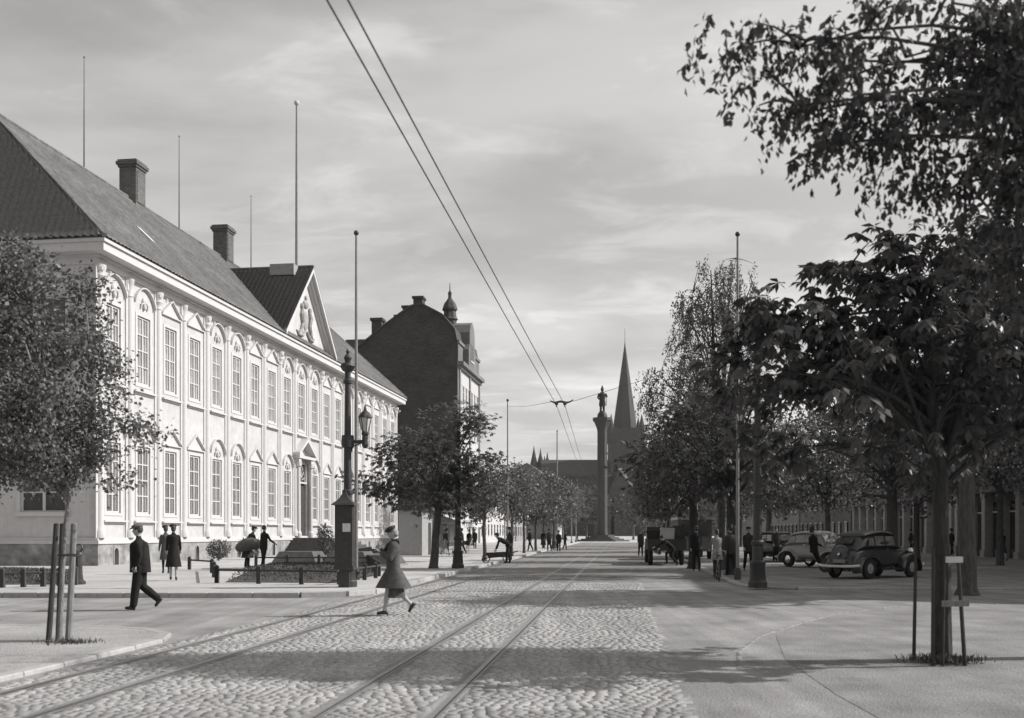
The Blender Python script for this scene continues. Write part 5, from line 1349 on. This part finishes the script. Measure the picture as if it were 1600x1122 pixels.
# the woman crossing
x,y,z = gp(614,961.5,.0)
person('woman in dark beret, fur collar and flared grey coat crossing the tram rails', x, y, z, math.pi+.2, 1.68, lean=-1, legs=((15,6),(-12,32)), arms=((18,104,14),(26,108,18)), bulk=1.75, flare=2.7, stout=1.15, head=12, hat='beret', female=True, hairm=m_hairlt, bottom=m_skin, top=m_coat, skirt=(.30,1.0,m_coat), coat_len=.50, coatm=m_coat, fur=True, vox=.013)
hbag = None
# women at the palace wall
x,y,z = gp(271,907.5,.12)
person('woman in long black coat standing with her back to us by the palace', x, y, z, AWAY+.3, 1.66, lean=4, legs=((3,2),(-3,3)), arms=((5,30,8),(5,30,8)), hat='beret', female=True, bottom=m_skin, top=m_suit, coat_len=.36, stout=1.2, vox=.018)
x,y,z = gp(259,897,.12)
person('woman in grey coat and hat half hidden behind the one in the black coat', x, y, z, AWAY+.5, 1.66, lean=2, legs=((4,2),(-4,3)), arms=((5,20,8),(5,30,8)), hat='beret', female=True, bottom=m_suit2, top=m_coat, coat_len=.45, stout=1.1, vox=.02)
# men with the sack
x,y,z = gp(387,887.5,.12)
px_ = person('man bent forward carrying a large grey sack under his arm before the palace', x, y, z, RIGHT+.5, 1.76, lean=24, legs=((6,6),(-6,4)), arms=((-10,60,25),(20,50,10)), hat='cap', top=m_suit2, coat_len=.35, stout=1.15, vox=.02)
sk = MB(); sk.tube([(-.62,0,-.2),(-.52,0,-.14),(-.25,0,0),(.05,0,.05),(.3,0,.02),(.42,0,-.05)],[.12,.22,.3,.3,.24,.08],12,flat=.9)
tag(sk.build('sack', m_sack, loc=(x+.22,y-.32,1.12), smooth=True), 'large filled grey sack carried by the bent man before the palace', 'sack')
x,y,z = gp(412,890,.12)
person('bareheaded man in dark suit standing next to the sack carrier', x, y, z, RIGHT+.9, 1.74, lean=3, legs=((6,4),(-8,6)), arms=((10,20,8),(25,35,12)), hat='none', top=m_suit, hairm=m_hair, vox=.02)
# man bending over the wheelbarrow
x,y,z = gp(794,880.5,.12)
person('man in dark clothes bending over the wheelbarrow on the left pavement', x, y, z, LEFT, 1.74, lean=62, legs=((8,6),(-4,4)), arms=((12,8,4),(18,6,4)), head=-25, hat='cap', vox=.025)
x,y,z = gp(797,877,.12)
person('man standing upright behind the bending man with the wheelbarrow', x, y+1.2, z, LEFT+.4, 1.74, lean=3, legs=((5,2),(-5,3)), hat='cap', top=m_suit2, vox=.03)
wb_ = thing('wheelbarrow', 'small dark wheelbarrow standing on the left pavement before the bending man', 'wheelbarrow', (*gp(776,879,.12)[:2], .12), LEFT)
MB().add([(-.45,-.3,.28),(.45,-.25,.28),(.45,.25,.28),(-.45,.3,.28),(-.62,-.38,.55),(.55,-.34,.5),(.55,.34,.5),(-.62,.38,.55)],[(3,2,1,0),(0,1,5,4),(1,2,6,5),(2,3,7,6),(3,0,4,7)]).build('tray', m_wooddk, wb_)
MB().tube([(.5,0,.2)]+[(.55+.2*math.cos(t),0,.2+.2*math.sin(t)) for t in [k*math.pi/6 for k in range(13)]],.025,6).build('wheel', m_iron, wb_)
for q in (-1,1): MB().tube([(.6,q*.1,.22),(-.3,q*.3,.32),(-1.1,q*.32,.6)],.022,6).build('handle', m_wooddk, wb_); MB().tube([(-.3,q*.3,.3),(-.42,q*.3,0)],.022,6).build('leg', m_wooddk, wb_)
# small figures further off
small = [
 (828,862,'man walking alone in the open beyond the wheelbarrow',LEFT+.3,'cap',False),
 (849,861,'woman in dark dress, leftmost of the group near the far lamp post',AWAY,'brim',True),
 (858,862,'man in dark coat standing inside the group near the far lamp post',AWAY+.4,'cap',False),
 (873,863,'man beside the far lamp post with his back to the street',TOW,'cap',False),
 (883,860,'man stepping off the kerb right of the far lamp post',RIGHT,'cap',False),
 (1001,871,'man walking along the road toward us left of the loaded truck',TOW,'none',False),
 (1213,879,'man with white shirt front standing left of the light car',TOW,'none',False),
 (1424,866,'dark figure walking past the shop piers right of the dark car',LEFT,'cap',False),
 (1487,868,'dark figure between the guarded chestnut and the trunk behind it',LEFT+.4,'brim',False),
 (1566,878,'person standing before the shops at the right edge',AWAY,'brim',True),
 (697,869,'woman in pale skirt standing under the kiosk awning',RIGHT,'brim',True),
 (722,866,'man standing at the kiosk beside the lamp post',LEFT,'cap',False),
 (733,862,'woman in the shade behind the kiosk people',TOW,'beret',True),
 (742,859,'man farthest back at the kiosk',TOW,'cap',False),
 (1142,901,'man in dark coat standing beside the bicycle',AWAY+.3,'brim',False),
 (1169,893,'man in shade behind the thick grey lamp post',TOW,'cap',False),
 (920,846,'tiny man at the foot of the monument steps, left side',RIGHT,'cap',False),
 (902,847,'tiny man standing left of the monument',LEFT,'brim',False),
 (1020,846,'tiny woman crossing the square right of the monument',LEFT,'beret',True),
 (1088,893,'man standing in tree shade beside the second kerb tree',AWAY,'cap',False)]
for px, py, lab, rz, hat, fem in small:
    zz = .12 if px < 870 else (.06 if px > 1010 and py > 850 else 0)
    x, y, z = gp(px, py, zz)
    mv = rnd.uniform(8,18)
    kw = dict(female=True, skirt=(.42,1,m_coatlt if 'pale' in lab else m_suit2), bottom=m_skin) if fem else {}
    person(lab, x, y, z, rz, 1.66 if fem else 1.74, lean=3, legs=((mv,5),(-mv,12)), arms=((-12,20,6),(12,20,6)), hat=hat, top=rnd.choice([m_suit,m_suit2,m_suit]) , vox=.03 if y < 60 else .045, **kw)
# leaning / bending figures
x,y,z = gp(1272,893,.06)
person('man in dark suit leaning with crossed legs on the light car front', x, y, z, RIGHT+.4, 1.74, lean=-8, legs=((34,8),(22,4)), arms=((5,40,8),(10,60,10)), hat='brim', vox=.022)
x,y,z = gp(1048,885,.0)
person('man crouching under the rear of the loaded truck', x, y-.4, z, LEFT+.3, 1.7, lean=52, legs=((55,60),(-5,40)), arms=((40,20,8),(50,20,6)), hat='cap', vox=.025)
x,y,z = gp(1123,905,.0)
person('woman in light grey coat standing astride the bicycle facing away', x, y+.3, z, AWAY, 1.66, lean=6, legs=((6,4),(-6,6)), arms=((35,25,4),(35,25,4)), hat='none', female=True, bottom=m_suit2, top=m_coatlt, coat_len=.6, coatm=m_coatlt, vox=.022)

# ------------------------------------------------------------------ bicycle
x,y,z = gp(1123,908,.0)
bk = thing('bicycle', 'dark bicycle seen from its end under the trees by the right kerb', 'bicycle', (x, y, .0), AWAY-.12)
for xx in (-.1, .95):
    w_ = MB().tube([(xx+.33*math.cos(t),0,.34+.33*math.sin(t)) for t in [k*math.pi/12 for k in range(25)]],.019,6).build('wheel', m_tyre, bk)
    MB().tube([(xx,-.04,.34),(xx,.04,.34)],.02,6).build('hub', m_chrome, w_)
    s__ = MB()
    for k in range(10): t = k*math.pi/5; s__.tube([(xx,0,.34),(xx+.32*math.cos(t),0,.34+.32*math.sin(t))],.003,3)
    s__.build('spokes', m_chrome, w_)
MB().tube([(-.1,0,.34),(.33,0,.3),(.22,0,.78),(-.1,0,.34)],.014,6).tube([(.22,0,.72),(.78,0,.82),(.33,0,.3)],.016,6).tube([(.95,0,.34),(.8,0,.7),(.74,0,1.0)],.015,6).build('frame', m_cardk, bk)
MB().tube([(.6,.3,1.0),(.74,.15,1.03),(.76,0,1.0),(.74,-.15,1.03),(.6,-.3,1.0)],.013,6).build('handlebar', m_chrome, bk)
MB().ell((.2,0,.86),(.14,.08,.035),10,5).build('saddle', m_shoe, bk, True)

# ------------------------------------------------------------------ cars
def car(label, x, y, z, rz, body, roofm, spare=False, Lc=4.3, Wc=1.62, Hc=1.68, plump=1.0, rear=True):
    """1930s saloon, nose toward +x"""
    o = thing('parked_car', label, 'car', (x,y,z), rz, 'cars parked on the right')
    h = Wc/2
    def section(xc, zlo, zhi, wlo, whi, n=7):
        pts = []
        ring = [(-wlo,zlo),(-wlo*1.02,zlo+(zhi-zlo)*.35),(-whi,zlo+(zhi-zlo)*.75),(-whi*.82,zhi-(zhi-zlo)*.06),(-whi*.4,zhi),(whi*.4,zhi),(whi*.82,zhi-(zhi-zlo)*.06),(whi,zlo+(zhi-zlo)*.75),(wlo*1.02,zlo+(zhi-zlo)*.35),(wlo,zlo)]
        return [(xc,yy,zz) for yy,zz in ring]
    def skin(secs, name, m_, par=o):
        n = len(secs[0]); vs = [p for s_ in secs for p in s_]; fs = []
        for i in range(len(secs)-1):
            for k in range(n): fs.append((i*n+k, i*n+(k+1)%n, (i+1)*n+(k+1)%n, (i+1)*n+k))
        fs += [tuple(range(n)), tuple(reversed(range((len(secs)-1)*n, len(secs)*n)))]
        ob = MB().add(vs, fs).build(name, m_, par, True); sb_ = ob.modifiers.new('s','SUBSURF'); sb_.levels = 2; sb_.render_levels = 2; ob.data.shade_smooth(); return ob
    # body up to the belt line, bonnet tapering to the grille
    S1 = [section(-2.05,.42,.62,.42,.40),section(-1.98,.36,.85,.56,.50),section(-1.75,.33,1.02,.64,.58),section(-1.35,.32,1.10,.69,.66),section(-.6,.32,1.12,.71,.70),section(.2,.32,1.12,.70,.68),section(.62,.33,1.10,.60,.56),section(1.2,.36,1.06,.45,.42),section(1.85,.4,1.02,.33,.32),section(1.95,.45,.96,.28,.26)]
    bo = skin(S1, 'body', body)
    S2 = [section(-1.72,.95,1.02,.5,.45),section(-1.55,.98,1.28,.56,.44),section(-1.25,1.0,1.52,.62,.50),section(-.85,1.0,1.63,.66,.54),section(-.2,1.0,1.68,.67,.55),section(.3,1.0,1.63,.65,.52),section(.52,1.0,1.50,.62,.50),section(.78,1.0,1.12,.58,.54)]
    cab = skin(S2, 'cabin', body)
    S3 = [section(-1.3,1.46,1.555,.56,.5),section(-.85,1.5,1.645,.585,.55),section(-.2,1.54,1.695,.60,.56),section(.3,1.5,1.645,.58,.53),section(.48,1.46,1.55,.55,.5)]
    skin(S3, 'roof', roofm)
    # side windows
    def sidepanel(xa, xb, za, zb, xr=0):
        for q in (-1,1):
            def yy(z_): 
                t = (z_-1.0)/.66; return q*(.675-.125*max(0,t)**1.5*1.0+.004)
            MB().add([(xa,yy(za),za),(xb,yy(za),za),(xb-xr,yy(zb),zb),(xa+(.12 if xr == 0 and xa < -1 else 0),yy(zb),zb)],[(0,1,2,3) if q < 0 else (3,2,1,0)]).build('side_window', m_glassg, o)
    sidepanel(-1.28,-.92,1.14,1.40); sidepanel(-.84,-.30,1.14,1.46); sidepanel(-.22,.36,1.14,1.46,.1)
    MB().add([(.76,-.46,1.14),(.76,.46,1.14),(.535,.42,1.47),(.535,-.42,1.47)],[(0,1,2,3)]).build('windscreen', m_glassg, o).location = (.03,0,.01)
    MB().add([(-1.64,-.26,1.18),(-1.64,.26,1.18),(-1.40,.24,1.38),(-1.40,-.24,1.38)],[(3,2,1,0)]).build('rear_window', m_glassdk, o).location = (-.035,0,.03)
    # wings
    for xx, rl, rr_ in ((1.32,.62,.46),(-1.28,.66,.47)):
        for q in (-1,1):
            vs = []; n = 12
            for i in range(n+1):
                t = R(-18+216*i/n); cx_ = xx-(math.cos(t))*rl*(1.0); zz = .36+math.sin(t)*rr_
                for k,(yo,dr) in enumerate(((.40,-.05),(.48,.02),(.62,.05),(.76,.0),(.80,-.08))):
                    vs.append((xx-math.cos(t)*(rl+dr), q*(yo), .36+math.sin(t)*(rr_+dr)))
            m5 = 5; fs = [(i*m5+k, i*m5+k+1, (i+1)*m5+k+1, (i+1)*m5+k) for i in range(n) for k in range(m5-1)]
            MB().add(vs, fs).build('wing', body, o, True)
            w = MB().lathe([(.2,-.08),(.33,-.08),(.36,-.05),(.36,.05),(.33,.08),(.2,.08)],18).build('wheel', m_tyre, o, True, loc=(xx, q*.66, .36)); w.rotation_euler = (R(90),0,0)
            MB().lathe([(.22,-.085),(.2,.075),(.1,.095),(.09,.12),(.02,.13)] if q < 0 else [(.02,-.13),(.09,-.12),(.1,-.095),(.2,-.075),(.22,.085)],16).build('hubcap', m_chrome if roofm is m_carroof else m_carlt, w, True)
    for q in (-1,1):
        MB().box(-.75,min(q*.68,q*.82),.30,.80,max(q*.68,q*.82),.34).build('running_board', m_tyre, o)
        MB().ell((1.72,q*.45,.92),(.17,.13,.13),12,8).build('headlight', m_chrome, o, True)
        MB().box(-.3,min(q*.705,q*.73),1.02,-.15,max(q*.705,q*.73),1.045).build('door_handle', m_chrome, o)
    b = MB(); b.box(1.94,-.24,.5,1.99,.24,.95)
    b.build('grille', m_chrome, o)
    for xx in (-2.22, 2.16):
        sg = 1 if xx > 0 else -1
        b = MB(); b.tube([(xx-sg*.22,-.8,.47),(xx-sg*.04,-.6,.45),(xx,-.3,.44),(xx,.3,.44),(xx-sg*.04,.6,.45),(xx-sg*.22,.8,.47)],.045,8); b.tube([(xx-sg*.3,-.35,.44),(xx,-.35,.44)],.025,6); b.tube([(xx-sg*.3,.35,.44),(xx,.35,.44)],.025,6); b.build('bumper', m_bumper, o, True)
    if spare:
        w = MB().lathe([(.02,.0),(.12,.05),(.30,.05),(.35,0),(.35,-.08),(.3,-.1)],20).build('spare_wheel_cover', body, o, True, loc=(-1.98,0,.84)); w.rotation_euler = (0,R(-72),0)
        MB().lathe([(.05,0),(.05,.02),(.01,.03)],10,c=(0,0,.05)).build('hubcap', m_chrome, w)
        pl = MB().box(-.01,-.24,-.06,.01,.24,.06).build('number_plate', m_ironlt, o, loc=(-2.19,-.12,.62))
    MB().box(-1.98,.28,.82,-1.9,.36,.92).build('tail_lamp', m_glassdk, o)
    return o
m_glassg = mat('car_glass', .16, .1, .5, 3, spec=.7)
m_bumper = mat('bumper_enamel', .62, .35, .05, 6, spec=.5)
c1 = car('light grey saloon with pale roof parked under the trees', 14.0, 46.6, .06, R(-62), m_carlt, m_carroof)
c2 = car('dark rounded saloon showing its pale rear bumper, nearest of the cars', 12.75, 36.2, .06, R(38), m_cardk, m_cardk, spare=True)
c3 = car('dark car mostly hidden behind the light saloon', 14.6, 56.0, .06, R(-75), m_cardk, m_cardk)
#c4 = car('dark car far right, parked in shade nose to the shops', 15.8, 40.6, .06, R(20), m_cardk, m_cardk)

# ------------------------------------------------------------------ truck with its load
tk = thing('truck', 'dark flatbed truck seen from behind at the right kerb', 'truck', (7.75, 51.3, 0), AWAY-.09)
MB().box(-.2,-.95,.82,3.4,.95,.95).box(-.2,-.95,.95,3.4,-.9,1.32).box(-.2,.9,.95,3.4,.95,1.32).box(-.24,-.95,.74,-.2,.95,1.32).build('bed', m_wooddk, tk)
MB().box(-.3,-.4,.55,5.2,-.3,.8).box(-.3,.3,.55,5.2,.4,.8).build('chassis', m_iron, tk)
MB().box(3.5,-.85,.75,4.7,.85,1.95).box(4.7,-.5,.7,5.9,.5,1.4).build('cab', m_cardk, tk); MB().box(3.47,-.4,1.35,3.5,.4,1.75).build('rear_window', m_glassdk, tk)
for xx in (.6, 5.1):
    for q in (-1,1):
        w = MB().lathe([(.12,-.11),(.36,-.11),(.41,-.07),(.41,.07),(.36,.11),(.12,.11)],16).build('wheel', m_tyre, tk, True, loc=(xx,q*.78,.41)); w.rotation_euler=(R(90),0,0)
MB().box(-.27,.6,.85,-.24,.75,.95).build('tail_lamp', m_glassdk, tk)
tm = Matrix.Translation((7.75,51.3,0)) @ Matrix.Rotation(AWAY-.09,4,'Z')
def load(name, label, cat, c, sz, m_, rot=(0,0,0), lid=True):
    w = tm @ Vector(c); o = thing(name, label, cat, w, AWAY-.09); o.rotation_euler = (rot[0],rot[1],AWAY-.09+rot[2])
    a,b_,h = sz[0]/2, sz[1]/2, sz[2]
    MB().box(-a,-b_,0,a,b_,h).build('box', m_, o)
    if lid: MB().box(-a-.02,-b_-.02,h-.05,a+.02,b_+.02,h+.02).box(-a-.02,-b_-.02,.0,-a,-b_+.06,h-.05).box(-a-.02,b_-.06,0,-a,b_+.02,h-.05).build('frame', m_, o)
load('cabinet','tall dark cabinet standing on the right side of the truck bed','cabinet',(.5,-.62,.96),(.8,.55,1.02),m_wooddk)
load('crate','tilted white crate between the cabinet and the dark chest on the truck','crate',(.1,.02,.98),(.6,.66,.86),m_paleb2,(R(4),R(6),0))
load('chest','dark chest at the left side of the truck bed','chest',(.5,.66,.96),(.8,.46,.8),m_suit2,(R(-7),0,0))
# delivery van behind the row
vn = thing('delivery_van', 'grey high van with pale roof standing behind the kerb trees', 'van', (10.9,61,.06), AWAY-.05)
MB().box(0,-1.0,.5,3.6,1.0,2.35).box(3.6,-.9,.5,4.6,.9,2.0).box(4.6,-.6,.5,5.5,.6,1.3).build('body', m_midb, vn)
MB().box(-.1,-1.05,2.35,3.7,1.05,2.5).build('roof', m_paleb2, vn)
MB().box(-.03,-.8,1.4,0,-.1,2.1).box(-.03,.1,1.4,0,.8,2.1).build('rear_window', m_glassdk, vn)
MB().box(-.03,-.85,.6,-.001,-.03,1.3).build('rear_door', m_ironlt, vn); MB().box(-.03,.03,.6,-.001,.85,1.3).build('rear_door', m_ironlt, vn)
for xx in (.8,4.6):
    for q in (-1,1):
        w = MB().lathe([(.12,-.1),(.36,-.1),(.4,-.06),(.4,.06),(.36,.1),(.12,.1)],16).build('wheel', m_tyre, vn, True, loc=(xx,q*.95,.4)); w.rotation_euler=(R(90),0,0)
# seats under the kiosk awning
def chair(label, x, y, rz):
    o = thing('garden_chair', label, 'chair', (x,y,.12), rz, 'chairs at the kiosk')
    MB().box(-.2,-.2,.43,.2,.2,.46).build('seat', m_wooddk, o); MB().box(-.22,-.2,.6,-.19,.2,.9).build('backrest', m_wooddk, o)
    for a in (-1,1):
        for c in (-1,1): MB().tube([(a*.18,c*.18,0),(a*.18,c*.18,.9 if a < 0 else .43)],.016,5).build('leg', m_wooddk, o)
for i,(px,py) in enumerate(((704,869),(712,866),(727,864))):
    x,y,z = gp(px,py,.12); chair(['dark chair nearest under the kiosk awning','middle dark chair under the kiosk awning','dark chair right of the lamp post base by the kiosk'][i], x, y, [.4,2.0,-1.2][i])

# ------------------------------------------------------------------ air
hz = MB().box(-420,-60,-1.2,420,640,108).build('haze'); tag(hz, kind='stuff')
hm = bpy.data.materials.new('haze_air'); hm.use_nodes = True; t = hm.node_tree; t.nodes.clear()
pv = t.nodes.new('ShaderNodeVolumePrincipled'); pv.inputs['Color'].default_value = (.9,.88,.87,1); pv.inputs['Density'].default_value = .00011; pv.inputs['Anisotropy'].default_value = .3
ou = t.nodes.new('ShaderNodeOutputMaterial'); t.links.new(pv.outputs[0], ou.inputs['Volume']); hz.data.materials.append(hm)
